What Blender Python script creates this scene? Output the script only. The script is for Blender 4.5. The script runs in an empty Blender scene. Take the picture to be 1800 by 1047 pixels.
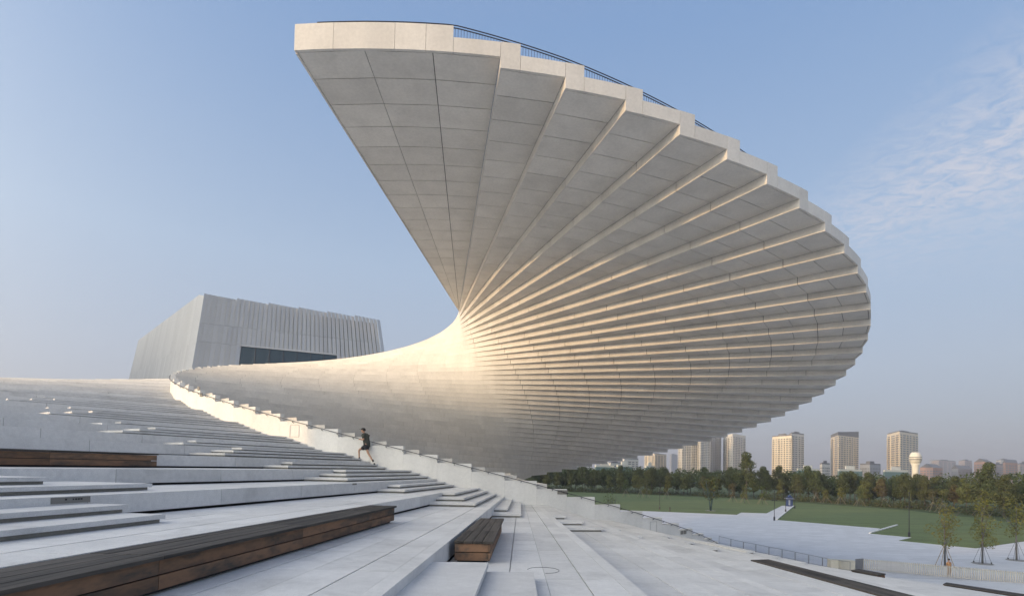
import bpy, bmesh, math, random
import numpy as np
from mathutils import Vector, Matrix
scene = bpy.context.scene
col = scene.collection
R_ = math.radians
random.seed(7)

# ------------------------------------------------------------------ camera
F_PX, CY_PX, PITCH, ROLL = 940.987, 799.557, 0.02444, 0.02029      # for an 1800 x 1047 picture
U = 0.42                                                            # metres per riser module
H = 9.7                                                             # camera height above the plaza
cam_d = bpy.data.cameras.new('camera')
cam = bpy.data.objects.new('camera', cam_d); col.objects.link(cam)
cam_d.sensor_width = 36.0
cam_d.lens = F_PX / 1800 * 36
cam_d.shift_y = (CY_PX - 523.5) / 1800
cam_d.clip_start = 0.1; cam_d.clip_end = 20000
_fw = Vector((0, math.cos(PITCH), math.sin(PITCH))); _up = Vector((0, -math.sin(PITCH), math.cos(PITCH))); _rt = Vector((1, 0, 0))
_r2 = _rt * math.cos(ROLL) + _up * math.sin(ROLL); _u2 = -_rt * math.sin(ROLL) + _up * math.cos(ROLL)
cam.matrix_world = Matrix(((_r2.x, _u2.x, -_fw.x, 0), (_r2.y, _u2.y, -_fw.y, 0), (_r2.z, _u2.z, -_fw.z, H), (0, 0, 0, 1)))
scene.camera = cam

# ------------------------------------------------------------------ sky, sun, exposure
SUN_GLOW = 0.25
GLOW = (22.0, 19.6, 14.6)
SUN_AZ, SUN_EL = R_(30), R_(8.8)            # sun low, to the left and a little behind the camera
sun_dir = Vector((-math.cos(SUN_AZ) * math.cos(SUN_EL), -math.sin(SUN_AZ) * math.cos(SUN_EL), math.sin(SUN_EL)))
world = bpy.data.worlds.new('World'); scene.world = world; world.use_nodes = True
nt = world.node_tree; nt.nodes.clear()
w_out = nt.nodes.new('ShaderNodeOutputWorld'); w_bg = nt.nodes.new('ShaderNodeBackground')
sky = nt.nodes.new('ShaderNodeTexSky'); sky.sky_type = 'NISHITA'; sky.sun_disc = False
sky.sun_elevation = SUN_EL; sky.sun_rotation = math.atan2(sun_dir.x, sun_dir.y)
sky.altitude = 0; sky.air_density = 1.0; sky.dust_density = 1.2; sky.ozone_density = 2.5
w_bg.inputs['Strength'].default_value = 0.15
def wn(t, **kw):
    n = nt.nodes.new(t)
    for k, v in kw.items(): setattr(n, k, v)
    return n
# thin altocumulus sheet, laid out on a plane overhead (direction / height)
tc = wn('ShaderNodeTexCoord'); sep = wn('ShaderNodeSeparateXYZ'); nt.links.new(tc.outputs['Generated'], sep.inputs[0])
zmax = wn('ShaderNodeMath', operation='MAXIMUM'); nt.links.new(sep.outputs['Z'], zmax.inputs[0]); zmax.inputs[1].default_value = 0.03
dvx = wn('ShaderNodeMath', operation='DIVIDE'); nt.links.new(sep.outputs['X'], dvx.inputs[0]); nt.links.new(zmax.outputs[0], dvx.inputs[1])
dvy = wn('ShaderNodeMath', operation='DIVIDE'); nt.links.new(sep.outputs['Y'], dvy.inputs[0]); nt.links.new(zmax.outputs[0], dvy.inputs[1])
cmb = wn('ShaderNodeCombineXYZ'); nt.links.new(dvx.outputs[0], cmb.inputs[0]); nt.links.new(dvy.outputs[0], cmb.inputs[1])
mp = wn('ShaderNodeMapping'); mp.inputs['Rotation'].default_value = (0, 0, R_(40)); mp.inputs['Scale'].default_value = (1.0, 1.2, 1)
nt.links.new(cmb.outputs[0], mp.inputs[0])
n1 = wn('ShaderNodeTexNoise'); n1.inputs['Scale'].default_value = 14.0; n1.inputs['Detail'].default_value = 7; n1.inputs['Roughness'].default_value = 0.62; n1.inputs['Distortion'].default_value = 0.9
nt.links.new(mp.outputs[0], n1.inputs['Vector'])
r1 = wn('ShaderNodeValToRGB'); r1.color_ramp.elements[0].position = 0.34; r1.color_ramp.elements[1].position = 0.62; nt.links.new(n1.outputs['Fac'], r1.inputs[0])
n2 = wn('ShaderNodeTexNoise'); n2.inputs['Scale'].default_value = 0.55; n2.inputs['Detail'].default_value = 3
mp2 = wn('ShaderNodeMapping'); mp2.inputs['Location'].default_value = (0.0, 0.0, 0.0); nt.links.new(cmb.outputs[0], mp2.inputs[0]); nt.links.new(mp2.outputs[0], n2.inputs['Vector'])
# the sheet lies to the right (east) of the view and thins out westward
east = wn('ShaderNodeMapRange'); nt.links.new(dvx.outputs[0], east.inputs['Value'])
east.inputs['From Min'].default_value = 1.0; east.inputs['From Max'].default_value = 1.45
n2a = wn('ShaderNodeMapRange'); nt.links.new(n2.outputs['Fac'], n2a.inputs['Value']); n2a.inputs['From Min'].default_value = 0.22; n2a.inputs['From Max'].default_value = 0.5
ms = wn('ShaderNodeMath', operation='MULTIPLY'); nt.links.new(east.outputs[0], ms.inputs[0]); nt.links.new(n2a.outputs[0], ms.inputs[1])
hz = wn('ShaderNodeMapRange'); nt.links.new(sep.outputs['Z'], hz.inputs['Value']); hz.inputs['From Min'].default_value = 0.26; hz.inputs['From Max'].default_value = 0.40
ms2 = wn('ShaderNodeMath', operation='MULTIPLY'); nt.links.new(ms.outputs[0], ms2.inputs[0]); nt.links.new(hz.outputs[0], ms2.inputs[1])
ms3 = wn('ShaderNodeMath', operation='MULTIPLY'); nt.links.new(ms2.outputs[0], ms3.inputs[0]); nt.links.new(r1.outputs[0], ms3.inputs[1])
ms4 = wn('ShaderNodeMath', operation='MULTIPLY'); nt.links.new(ms3.outputs[0], ms4.inputs[0]); ms4.inputs[1].default_value = 0.85
# milky evening haze over the clear-air sky: same all round, a little brighter towards the sun
hr = wn('ShaderNodeValToRGB'); cr = hr.color_ramp; cr.elements[0].position = 0.0; cr.elements[0].color = (0.415, 0.42, 0.49, 1); cr.elements[1].position = 1.0; cr.elements[1].color = (0.275, 0.36, 0.60, 1)
for ps_, c_ in ((0.17, (0.475, 0.525, 0.635)), (0.34, (0.455, 0.565, 0.735)), (0.64, (0.275, 0.425, 0.705))):
    e_ = cr.elements.new(ps_); e_.color = (*c_, 1)
nt.links.new(sep.outputs['Z'], hr.inputs[0])
dt = wn('ShaderNodeVectorMath', operation='DOT_PRODUCT'); nt.links.new(tc.outputs['Generated'], dt.inputs[0]); dt.inputs[1].default_value = tuple(sun_dir)
hf = wn('ShaderNodeMath', operation='MULTIPLY_ADD'); nt.links.new(dt.outputs['Value'], hf.inputs[0]); hf.inputs[1].default_value = 0.5; hf.inputs[2].default_value = 0.5
hp = wn('ShaderNodeMath', operation='POWER'); nt.links.new(hf.outputs[0], hp.inputs[0]); hp.inputs[1].default_value = 2.0
hg = wn('ShaderNodeMath', operation='MULTIPLY_ADD'); nt.links.new(hp.outputs[0], hg.inputs[0]); hg.inputs[1].default_value = 4.0 * SUN_GLOW; hg.inputs[2].default_value = 4.0
hs_ = wn('ShaderNodeVectorMath', operation='SCALE'); nt.links.new(hr.outputs[0], hs_.inputs[0]); nt.links.new(hg.outputs[0], hs_.inputs['Scale'])
hfz = wn('ShaderNodeMapRange'); nt.links.new(sep.outputs['Z'], hfz.inputs['Value']); hfz.inputs['From Min'].default_value = 0.0; hfz.inputs['From Max'].default_value = 0.6; hfz.inputs['To Min'].default_value = 0.93; hfz.inputs['To Max'].default_value = 0.76
mh = wn('ShaderNodeMixRGB'); nt.links.new(hfz.outputs[0], mh.inputs['Fac']); nt.links.new(sky.outputs[0], mh.inputs['Color1']); nt.links.new(hs_.outputs[0], mh.inputs['Color2'])
# warm glow of the hazy air around the low sun
gp = wn('ShaderNodeMath', operation='POWER'); nt.links.new(hf.outputs[0], gp.inputs[0]); gp.inputs[1].default_value = 9.0
gc = wn('ShaderNodeVectorMath', operation='SCALE'); gc.inputs[0].default_value = GLOW; nt.links.new(gp.outputs[0], gc.inputs['Scale'])
ga = wn('ShaderNodeVectorMath', operation='ADD'); nt.links.new(mh.outputs[0], ga.inputs[0]); nt.links.new(gc.outputs[0], ga.inputs[1])
mx = wn('ShaderNodeMixRGB'); mx.inputs['Color2'].default_value = (2.7, 2.75, 3.1, 1)
nt.links.new(ms4.outputs[0], mx.inputs['Fac']); nt.links.new(ga.outputs[0], mx.inputs['Color1'])
nt.links.new(mx.outputs[0], w_bg.inputs['Color']); nt.links.new(w_bg.outputs[0], w_out.inputs['Surface'])

sun_d = bpy.data.lights.new('sun', 'SUN'); sun_d.energy = 2.0; sun_d.angle = R_(0.6); sun_d.color = (0.79, 0.48, 0.21)
sun = bpy.data.objects.new('sun', sun_d); col.objects.link(sun)
sun.rotation_euler = sun_dir.to_track_quat('Z', 'Y').to_euler()
scene.view_settings.view_transform = 'Standard'; scene.view_settings.look = 'None'
scene.view_settings.gamma = 1.0; scene.view_settings.use_curve_mapping = False
scene.view_settings.exposure = 0.68
scene.render.engine = 'CYCLES'

# ------------------------------------------------------------------ helpers: camera maths
def ray(x, y):
    return _r2 * ((x - 900) / F_PX) + _u2 * (-(y - CY_PX) / F_PX) + _fw
def at_z(x, y, z):                           # world point on the level z (metres above plaza)
    d = ray(x, y); s = (z - H) / d.z; return Vector((d.x * s, d.y * s, z))
def at_y(x, y, Y):
    d = ray(x, y); s = Y / d.y; return Vector((d.x * s, Y, H + d.z * s))
def to_px(P):
    v = P - Vector((0, 0, H)); d = v.dot(_fw); return 900 + F_PX * v.dot(_r2) / d, CY_PX - F_PX * v.dot(_u2) / d

# ------------------------------------------------------------------ helpers: the spiral
CX, CYY, R0, TH0, DTH, Z0 = -5.4907, 123.19156, -7.40746, -1.50256, 0.07692, 36.08351
S0, S1, S2 = 77.27743, -0.46711, 0.00898
RP, RP1, PA, PB, PZ, PDZ = 60.78136, -0.38595, -2.37937, 0.07427, 11.58948, 1.0097
def W(X, Y, Z): return Vector((X * U, Y * U, Z * U + H))
def Sk(k): return S0 + S1 * k + S2 * k * k
def rul(k, s):                               # plan point on blade line k at distance s from the waist
    th = TH0 + DTH * k; ux, uy = math.cos(th), math.sin(th)
    return CX - R0 * uy + s * ux, CYY + R0 * ux + s * uy
def Rpar(t): return RP + RP1 * t
def zpar(t): return PZ - PDZ * t + max(0, -7 - t) * 0.075
def L(t): return PZ - PDZ * t - 3.0          # terrace level on the upper side of terrace line t
def par(t, off=0.0):
    a = PA + PB * t; R = Rpar(t) + off
    return CX + R * math.cos(a), CYY + R * math.sin(a)
def PT(t, R):                                # plan point on terrace line t at distance R from the centre
    Rq = Rpar(t); th = PA + PB * t - math.atan2(R0, -math.sqrt(Rq * Rq - R0 * R0))
    ux, uy = math.cos(th), math.sin(th); s = -math.sqrt(R * R - R0 * R0)
    return CX - R0 * uy + s * ux, CYY + R0 * ux + s * uy
def TI(i): return i + (0.09 * (i - 12) if i > 12 else 0)     # bench zone riser line of terrace i

# ------------------------------------------------------------------ helpers: objects
def link(o, parent=None):
    col.objects.link(o)
    if parent is not None: o.parent = parent
    return o
def tag(o, label=None, cat=None, group=None, kind=None):
    for k, v in (('label', label), ('category', cat), ('group', group), ('kind', kind)):
        if v: o[k] = v
    return o
def empty(name, loc, label=None, cat=None, group=None):
    o = bpy.data.objects.new(name, None); o.location = loc; o.empty_display_size = 0.5
    col.objects.link(o); tag(o, label, cat, group); return o
class MB:
    def __init__(s): s.v = []; s.f = []; s.m = []
    def add(s, verts, faces, mi=0):
        b = len(s.v); s.v += [tuple(v) for v in verts]; s.f += [tuple(i + b for i in f) for f in faces]; s.m += [mi] * len(faces)
        return s
    def prism(s, pts, z0, z1, mi=0):         # plan polygon (metres) swept from z0 to z1
        n = len(pts)
        ar = sum(pts[i][0] * pts[(i + 1) % n][1] - pts[(i + 1) % n][0] * pts[i][1] for i in range(n))
        if ar < 0: pts = pts[::-1]
        v = [(p[0], p[1], z0) for p in pts] + [(p[0], p[1], z1) for p in pts]
        f = [tuple(range(n))[::-1], tuple(range(n, 2 * n))] + [(i, (i + 1) % n, (i + 1) % n + n, i + n) for i in range(n)]
        return s.add(v, f, mi)
    def box(s, c, size, rz=0, mi=0):
        x, y, z = [q / 2 for q in size]; ca, sa = math.cos(rz), math.sin(rz)
        pts = [(c[0] + a * ca - b * sa, c[1] + a * sa + b * ca) for a, b in ((-x, -y), (x, -y), (x, y), (-x, y))]
        return s.prism(pts, c[2] - z, c[2] + z, mi)
    def hexa(s, a, b, mi=0):                 # two quads (lists of 4 vectors) joined
        v = list(a) + list(b)
        return s.add(v, [(0, 1, 2, 3), (7, 6, 5, 4), (0, 4, 5, 1), (1, 5, 6, 2), (2, 6, 7, 3), (3, 7, 4, 0)], mi)
    def bar(s, p, q, w, h=None, mi=0, up=Vector((0, 0, 1))):
        p, q = Vector(p), Vector(q); h = h or w; d = (q - p).normalized()
        if abs(d.dot(up)) > 0.99: up = Vector((0, 1, 0))
        a = d.cross(up).normalized() * (w / 2); b = a.cross(d).normalized() * (h / 2)
        return s.hexa([p - a - b, p + a - b, p + a + b, p - a + b], [q - a - b, q + a - b, q + a + b, q - a + b], mi)
    def tube(s, pts, rad, n=6, mi=0, cap=True):
        pts = [Vector(p) for p in pts]; rings = []
        if not isinstance(rad, (list, tuple)): rad = [rad] * len(pts)
        for i, p in enumerate(pts):
            d = (pts[min(i + 1, len(pts) - 1)] - pts[max(i - 1, 0)]).normalized()
            up = Vector((0, 0, 1)) if abs(d.z) < 0.95 else Vector((1, 0, 0))
            a = d.cross(up).normalized(); b = a.cross(d)
            rings.append([p + (a * math.cos(2 * math.pi * j / n) + b * math.sin(2 * math.pi * j / n)) * rad[i] for j in range(n)])
        v = [q for r in rings for q in r]; f = []
        for i in range(len(pts) - 1):
            for j in range(n): f.append((i * n + j, i * n + (j + 1) % n, (i + 1) * n + (j + 1) % n, (i + 1) * n + j))
        if cap: f += [tuple(range(n))[::-1], tuple(range((len(pts) - 1) * n, len(pts) * n))]
        return s.add(v, f, mi)
    def lathe(s, prof, c, n=16, mi=0):
        v = []; f = []
        for r, z in prof: v += [(c[0] + r * math.cos(2 * math.pi * j / n), c[1] + r * math.sin(2 * math.pi * j / n), c[2] + z) for j in range(n)]
        for i in range(len(prof) - 1):
            for j in range(n): f.append((i * n + j, i * n + (j + 1) % n, (i + 1) * n + (j + 1) % n, (i + 1) * n + j))
        f += [tuple(range(n))[::-1], tuple(range((len(prof) - 1) * n, len(prof) * n))]
        return s.add(v, f, mi)
    def mesh(s, name, mats, smooth=False):
        me = bpy.data.meshes.new(name); me.from_pydata(s.v, [], s.f)
        if not isinstance(mats, (list, tuple)): mats = [mats]
        for m in mats: me.materials.append(m)
        if len(mats) > 1: me.polygons.foreach_set('material_index', s.m)
        if smooth: me.polygons.foreach_set('use_smooth', [True] * len(me.polygons))
        me.update(); return me
    def build(s, name, mats, parent=None, smooth=False, loc=None):
        if loc is not None: s.v = [(v[0] - loc[0], v[1] - loc[1], v[2] - loc[2]) for v in s.v]
        o = bpy.data.objects.new(name, s.mesh(name, mats, smooth))
        if parent is not None:
            col.objects.link(o); o.parent = parent
            if loc is None: o.matrix_parent_inverse = Matrix.Translation(parent.location).inverted()
            else: o.location = Vector(loc) - parent.location
        else:
            col.objects.link(o)
            if loc is not None: o.location = loc
        return o
def flipfix(mb): return mb

# ------------------------------------------------------------------ materials
def mat(name, base, rough=0.6, var=0.0, nscale=0.0, namt=0.0, bump=0.0, bscale=40, spec=0.4, rnd=0.0, metallic=0.0, streak=None, stain=0.0):
    m = bpy.data.materials.new(name); m.use_nodes = True; t = m.node_tree; b = t.nodes['Principled BSDF']
    b.inputs['Roughness'].default_value = rough; b.inputs['Metallic'].default_value = metallic
    b.inputs['Specular IOR Level'].default_value = spec
    c = t.nodes.new('ShaderNodeRGB'); c.outputs[0].default_value = (*base, 1); last = c.outputs[0]
    geo = t.nodes.new('ShaderNodeNewGeometry')
    def mul(fac_out, lo, hi, last):
        mr = t.nodes.new('ShaderNodeMapRange'); t.links.new(fac_out, mr.inputs['Value']); mr.inputs['To Min'].default_value = lo; mr.inputs['To Max'].default_value = hi
        x = t.nodes.new('ShaderNodeVectorMath'); x.operation = 'SCALE'; t.links.new(last, x.inputs[0]); t.links.new(mr.outputs[0], x.inputs['Scale']); return x.outputs[0]
    if namt:
        for sc, am in ((nscale, namt), (nscale * 0.13, namt * 0.6)):
            n = t.nodes.new('ShaderNodeTexNoise'); n.inputs['Scale'].default_value = sc; n.inputs['Detail'].default_value = 5
            t.links.new(geo.outputs['Position'], n.inputs['Vector'])
            mr = t.nodes.new('ShaderNodeMapRange'); mr.inputs['From Min'].default_value = 0.3; mr.inputs['From Max'].default_value = 0.7; t.links.new(n.outputs['Fac'], mr.inputs['Value'])
            last = mul(mr.outputs[0], 1 - am, 1 + am, last)
    if streak:
        sc, am = streak
        mpn = t.nodes.new('ShaderNodeMapping'); mpn.inputs['Scale'].default_value = sc; t.links.new(geo.outputs['Position'], mpn.inputs[0])
        n = t.nodes.new('ShaderNodeTexNoise'); n.inputs['Scale'].default_value = 1; n.inputs['Detail'].default_value = 6; t.links.new(mpn.outputs[0], n.inputs['Vector'])
        mr = t.nodes.new('ShaderNodeMapRange'); mr.inputs['From Min'].default_value = 0.3; mr.inputs['From Max'].default_value = 0.7; t.links.new(n.outputs['Fac'], mr.inputs['Value'])
        last = mul(mr.outputs[0], 1 - am, 1 + am, last)
    if stain:
        n = t.nodes.new('ShaderNodeTexNoise'); n.inputs['Scale'].default_value = 0.9; n.inputs['Detail'].default_value = 9; n.inputs['Roughness'].default_value = 0.68; n.inputs['Distortion'].default_value = 0.6
        t.links.new(geo.outputs['Position'], n.inputs['Vector'])
        mr = t.nodes.new('ShaderNodeMapRange'); mr.inputs['From Min'].default_value = 0.52; mr.inputs['From Max'].default_value = 0.72; t.links.new(n.outputs['Fac'], mr.inputs['Value'])
        last = mul(mr.outputs[0], 1.0, 1 - stain, last)
    if rnd:
        oi = t.nodes.new('ShaderNodeObjectInfo'); last = mul(oi.outputs['Random'], 1 - rnd, 1 + rnd, last)
    t.links.new(last, b.inputs['Base Color'])
    if bump:
        n = t.nodes.new('ShaderNodeTexNoise'); n.inputs['Scale'].default_value = bscale; n.inputs['Detail'].default_value = 4
        t.links.new(geo.outputs['Position'], n.inputs['Vector']); bp = t.nodes.new('ShaderNodeBump'); bp.inputs['Strength'].default_value = bump; bp.inputs['Distance'].default_value = 0.02
        t.links.new(n.outputs['Fac'], bp.inputs['Height']); t.links.new(bp.outputs[0], b.inputs['Normal'])
    return m
M = {}
M['clad'] = mat('white_cladding', (0.645, 0.615, 0.565), 0.55, nscale=9, namt=0.05, rnd=0.055, streak=((0.9, 0.9, 0.12), 0.06), stain=0.07)
M['clad_core'] = mat('dark_joint', (0.10, 0.10, 0.10), 0.9)
M['stone'] = mat('white_granite', (0.645, 0.637, 0.62), 0.6, nscale=55, namt=0.08, rnd=0.075, bump=0.08, bscale=120, streak=((0.35, 1.1, 0.5), 0.075), stain=0.20)
M['stone_b'] = mat('white_granite_riser', (0.66, 0.65, 0.63), 0.62, nscale=60, namt=0.09, rnd=0.06, stain=0.16, bump=0.08, bscale=120, streak=((0.8, 0.8, 0.2), 0.06))
M['par'] = mat('parapet_granite', (0.73, 0.715, 0.68), 0.6, nscale=50, namt=0.06, rnd=0.04, streak=((0.9, 0.9, 0.2), 0.06), stain=0.10)
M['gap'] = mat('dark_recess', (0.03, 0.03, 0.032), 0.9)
M['metal'] = mat('dark_metal', (0.06, 0.06, 0.065), 0.4, metallic=0.6)
M['steel'] = mat('grey_steel', (0.30, 0.30, 0.31), 0.45, metallic=0.5)
M['plate'] = mat('grey_plate', (0.22, 0.21, 0.19), 0.5)
M['facade'] = mat('pale_aluminium', (0.61, 0.605, 0.595), 0.42, nscale=3, namt=0.03, rnd=0.06, metallic=0.1)
M['glass'] = mat('dark_glass', (0.035, 0.055, 0.065), 0.08, spec=0.7)
M['plaza'] = mat('plaza_paving', (0.60, 0.60, 0.605), 0.7, nscale=8, namt=0.04, streak=((0.05, 1.6, 1), 0.05))
def add_joints(m, sx, sy, dark):
    t = m.node_tree; b = t.nodes['Principled BSDF']; src = b.inputs['Base Color'].links[0].from_socket
    geo = t.nodes.new('ShaderNodeNewGeometry'); mpn = t.nodes.new('ShaderNodeMapping'); mpn.inputs['Rotation'].default_value = (0, 0, R_(-16)); t.links.new(geo.outputs['Position'], mpn.inputs[0])
    br = t.nodes.new('ShaderNodeTexBrick'); br.inputs['Scale'].default_value = 1.0; br.inputs['Brick Width'].default_value = sx; br.inputs['Row Height'].default_value = sy; br.inputs['Mortar Size'].default_value = 0.02
    br.inputs['Color1'].default_value = (1, 1, 1, 1); br.inputs['Color2'].default_value = (0.88, 0.88, 0.88, 1); br.inputs['Mortar'].default_value = (dark, dark, dark, 1); t.links.new(mpn.outputs[0], br.inputs['Vector'])
    mu = t.nodes.new('ShaderNodeMixRGB'); mu.blend_type = 'MULTIPLY'; mu.inputs[0].default_value = 1; t.links.new(src, mu.inputs[1]); t.links.new(br.outputs['Color'], mu.inputs[2]); t.links.new(mu.outputs[0], b.inputs['Base Color'])
add_joints(M['plaza'], 2.4, 1.2, 0.6)
M['grass'] = mat('lawn_grass', (0.112, 0.146, 0.050), 0.9, nscale=3, namt=0.16, bump=0.6, bscale=30, streak=((0.03, 0.3, 1), 0.16))
M['rough_grass'] = mat('rough_grass', (0.06, 0.085, 0.03), 0.95, nscale=1.5, namt=0.3, bump=0.8, bscale=9)
M['ground'] = mat('far_ground', (0.10, 0.11, 0.075), 0.95, nscale=0.05, namt=0.3)
def wood(name, base, dark, sc):
    m = bpy.data.materials.new(name); m.use_nodes = True; t = m.node_tree; b = t.nodes['Principled BSDF']; b.inputs['Roughness'].default_value = 0.75; b.inputs['Specular IOR Level'].default_value = 0.25
    tcn = t.nodes.new('ShaderNodeTexCoord'); oi = t.nodes.new('ShaderNodeObjectInfo')
    mpn = t.nodes.new('ShaderNodeMapping'); mpn.inputs['Scale'].default_value = sc; t.links.new(tcn.outputs['Object'], mpn.inputs[0])
    ad = t.nodes.new('ShaderNodeVectorMath'); ad.operation = 'ADD'; sc2 = t.nodes.new('ShaderNodeMath'); sc2.operation = 'MULTIPLY'; sc2.inputs[1].default_value = 37; t.links.new(oi.outputs['Random'], sc2.inputs[0])
    t.links.new(mpn.outputs[0], ad.inputs[0]); t.links.new(sc2.outputs[0], ad.inputs[1])
    n = t.nodes.new('ShaderNodeTexNoise'); n.inputs['Scale'].default_value = 1; n.inputs['Detail'].default_value = 8; n.inputs['Roughness'].default_value = 0.65; t.links.new(ad.outputs[0], n.inputs['Vector'])
    n3 = t.nodes.new('ShaderNodeTexNoise'); n3.inputs['Scale'].default_value = 0.22; n3.inputs['Detail'].default_value = 4; t.links.new(ad.outputs[0], n3.inputs['Vector'])
    a2 = t.nodes.new('ShaderNodeMath'); a2.operation = 'MULTIPLY_ADD'; t.links.new(n3.outputs['Fac'], a2.inputs[0]); a2.inputs[1].default_value = 1.1; a2.inputs[2].default_value = -0.05
    av = t.nodes.new('ShaderNodeMath'); av.operation = 'ADD'; t.links.new(n.outputs['Fac'], av.inputs[0]); t.links.new(a2.outputs[0], av.inputs[1])
    rp = t.nodes.new('ShaderNodeValToRGB'); rp.color_ramp.elements[0].position = 0.70; rp.color_ramp.elements[0].color = (*dark, 1); rp.color_ramp.elements[1].position = 1.14; rp.color_ramp.elements[1].color = (*base, 1)
    mrd = t.nodes.new('ShaderNodeMath'); mrd.operation = 'MULTIPLY'; mrd.inputs[1].default_value = 0.9; t.links.new(av.outputs[0], mrd.inputs[0])
    t.links.new(mrd.outputs[0], rp.inputs[0])
    v = t.nodes.new('ShaderNodeMapRange'); t.links.new(oi.outputs['Random'], v.inputs['Value']); v.inputs['To Min'].default_value = 0.75; v.inputs['To Max'].default_value = 1.25
    x = t.nodes.new('ShaderNodeVectorMath'); x.operation = 'SCALE'; t.links.new(rp.outputs[0], x.inputs[0]); t.links.new(v.outputs[0], x.inputs['Scale'])
    t.links.new(x.outputs[0], b.inputs['Base Color'])
    bp = t.nodes.new('ShaderNodeBump'); bp.inputs['Strength'].default_value = 0.3; bp.inputs['Distance'].default_value = 0.01; t.links.new(n.outputs['Fac'], bp.inputs['Height']); t.links.new(bp.outputs[0], b.inputs['Normal'])
    return m
M['wood_top'] = wood('weathered_grey_wood', (0.085, 0.075, 0.066), (0.035, 0.032, 0.030), (1.2, 22, 22))
M['wood_side'] = wood('stained_brown_wood', (0.225, 0.130, 0.078), (0.082, 0.068, 0.056), (3.0, 9, 9))
def leaf(name, base, rnd=0.25, trans=0.25):
    m = bpy.data.materials.new(name); m.use_nodes = True; t = m.node_tree; b = t.nodes['Principled BSDF']; b.inputs['Roughness'].default_value = 0.65; b.inputs['Specular IOR Level'].default_value = 0.2
    geo = t.nodes.new('ShaderNodeNewGeometry'); oi = t.nodes.new('ShaderNodeObjectInfo')
    n = t.nodes.new('ShaderNodeTexNoise'); n.inputs['Scale'].default_value = 0.9; n.inputs['Detail'].default_value = 3; t.links.new(geo.outputs['Position'], n.inputs['Vector'])
    hs = t.nodes.new('ShaderNodeHueSaturation'); hs.inputs['Color'].default_value = (*base, 1)
    mr = t.nodes.new('ShaderNodeMapRange'); t.links.new(oi.outputs['Random'], mr.inputs['Value']); mr.inputs['To Min'].default_value = 0.47; mr.inputs['To Max'].default_value = 0.515; t.links.new(mr.outputs[0], hs.inputs['Hue'])
    mv = t.nodes.new('ShaderNodeMapRange'); t.links.new(n.outputs['Fac'], mv.inputs['Value']); mv.inputs['From Min'].default_value = 0.3; mv.inputs['From Max'].default_value = 0.7; mv.inputs['To Min'].default_value = 1 - rnd; mv.inputs['To Max'].default_value = 1 + rnd; t.links.new(mv.outputs[0], hs.inputs['Value'])
    t.links.new(hs.outputs[0], b.inputs['Base Color'])
    tr = t.nodes.new('ShaderNodeBsdfTranslucent'); t.links.new(hs.outputs[0], tr.inputs['Color']); mixs = t.nodes.new('ShaderNodeMixShader'); mixs.inputs[0].default_value = trans
    t.links.new(b.outputs[0], mixs.inputs[1]); t.links.new(tr.outputs[0], mixs.inputs[2]); t.links.new(mixs.outputs[0], t.nodes['Material Output'].inputs['Surface'])
    return m
M['leaf_a'] = leaf('leaf_olive', (0.145, 0.155, 0.055)); M['leaf_b'] = leaf('leaf_dark', (0.085, 0.108, 0.044)); M['leaf_c'] = leaf('leaf_mid', (0.112, 0.138, 0.048)); M['leaf_d'] = leaf('leaf_yellow', (0.15, 0.15, 0.035))
M['leaf_brown'] = leaf('leaf_brown', (0.115, 0.100, 0.045))
M['bark'] = mat('bark', (0.10, 0.085, 0.07), 0.9, nscale=12, namt=0.25)
M['bark_blue'] = mat('wrapped_trunk', (0.055, 0.10, 0.12), 0.8, nscale=6, namt=0.2)
M['stake'] = mat('pale_stake', (0.30, 0.25, 0.19), 0.8)
M['bark_grey'] = mat('grey_bark', (0.13, 0.135, 0.14), 0.85, nscale=8, namt=0.2)

# ------------------------------------------------------------------ setting: ground, plaza, lawns
def poly_sheet(name, pts, z, m, kind='structure', thick=0.0):
    mb = MB()
    if thick: mb.prism([(p[0], p[1]) for p in pts], z - thick, z)
    else: mb.add([(p[0], p[1], z) for p in pts], [tuple(range(len(pts)))])
    o = mb.build(name, m); tag(o, kind=kind)
    if o.data.polygons[0].normal.z < 0 and not thick: o.data.flip_normals()
    return o
g = poly_sheet('ground', [(-9000, -9000), (9000, -9000), (9000, 9000), (-9000, 9000)], -0.05, M['ground'])
PZ0 = lambda x, y: tuple(at_z(x, y, 0).xy)
poly_sheet('terrain', [(-260, -260), (420, -260), (420, 620), (-260, 620)], -0.02, M['rough_grass'])
poly_sheet('plaza', [(-150, -170), (150, -170), (150, 96), (104, 100), (112, 130), (98, 175), (60, 200), (-150, 240)], 0.0, M['plaza'])
l1 = [(-60, 157), (31.1, 130.9), (52.5, 124.7), (56.7, 132.1), (62.4, 131.0), (82.9, 164.0), (87.0, 165.2), (100, 178), (86, 202), (47, 221), (-60, 262)]
l2 = [(56, 113), PZ0(1548, 928), PZ0(1529, 937), (64.1, 85.5), (58.6, 81.0), (64.1, 74.0), (79.5, 83.2), (101, 96), (110, 112), (112, 131), (113, 152), (100, 178), (87, 165.2)]
poly_sheet('lawn', l1, 0.05, M['grass'], thick=0.09); poly_sheet('lawn', l2, 0.05, M['grass'], thick=0.09)
# stone kerbs edging the lawn
def kerb(p, q, w=0.35, h=0.22):
    mb = MB(); mb.bar(Vector((*p, h / 2)), Vector((*q, h / 2)), w, h); return mb.build('kerb', M['stone'])
for p, q in ((PZ0(1529, 937), PZ0(1577, 923)), ((56, 113), PZ0(1395, 889))): tag(kerb(p, q), kind='structure')

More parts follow.
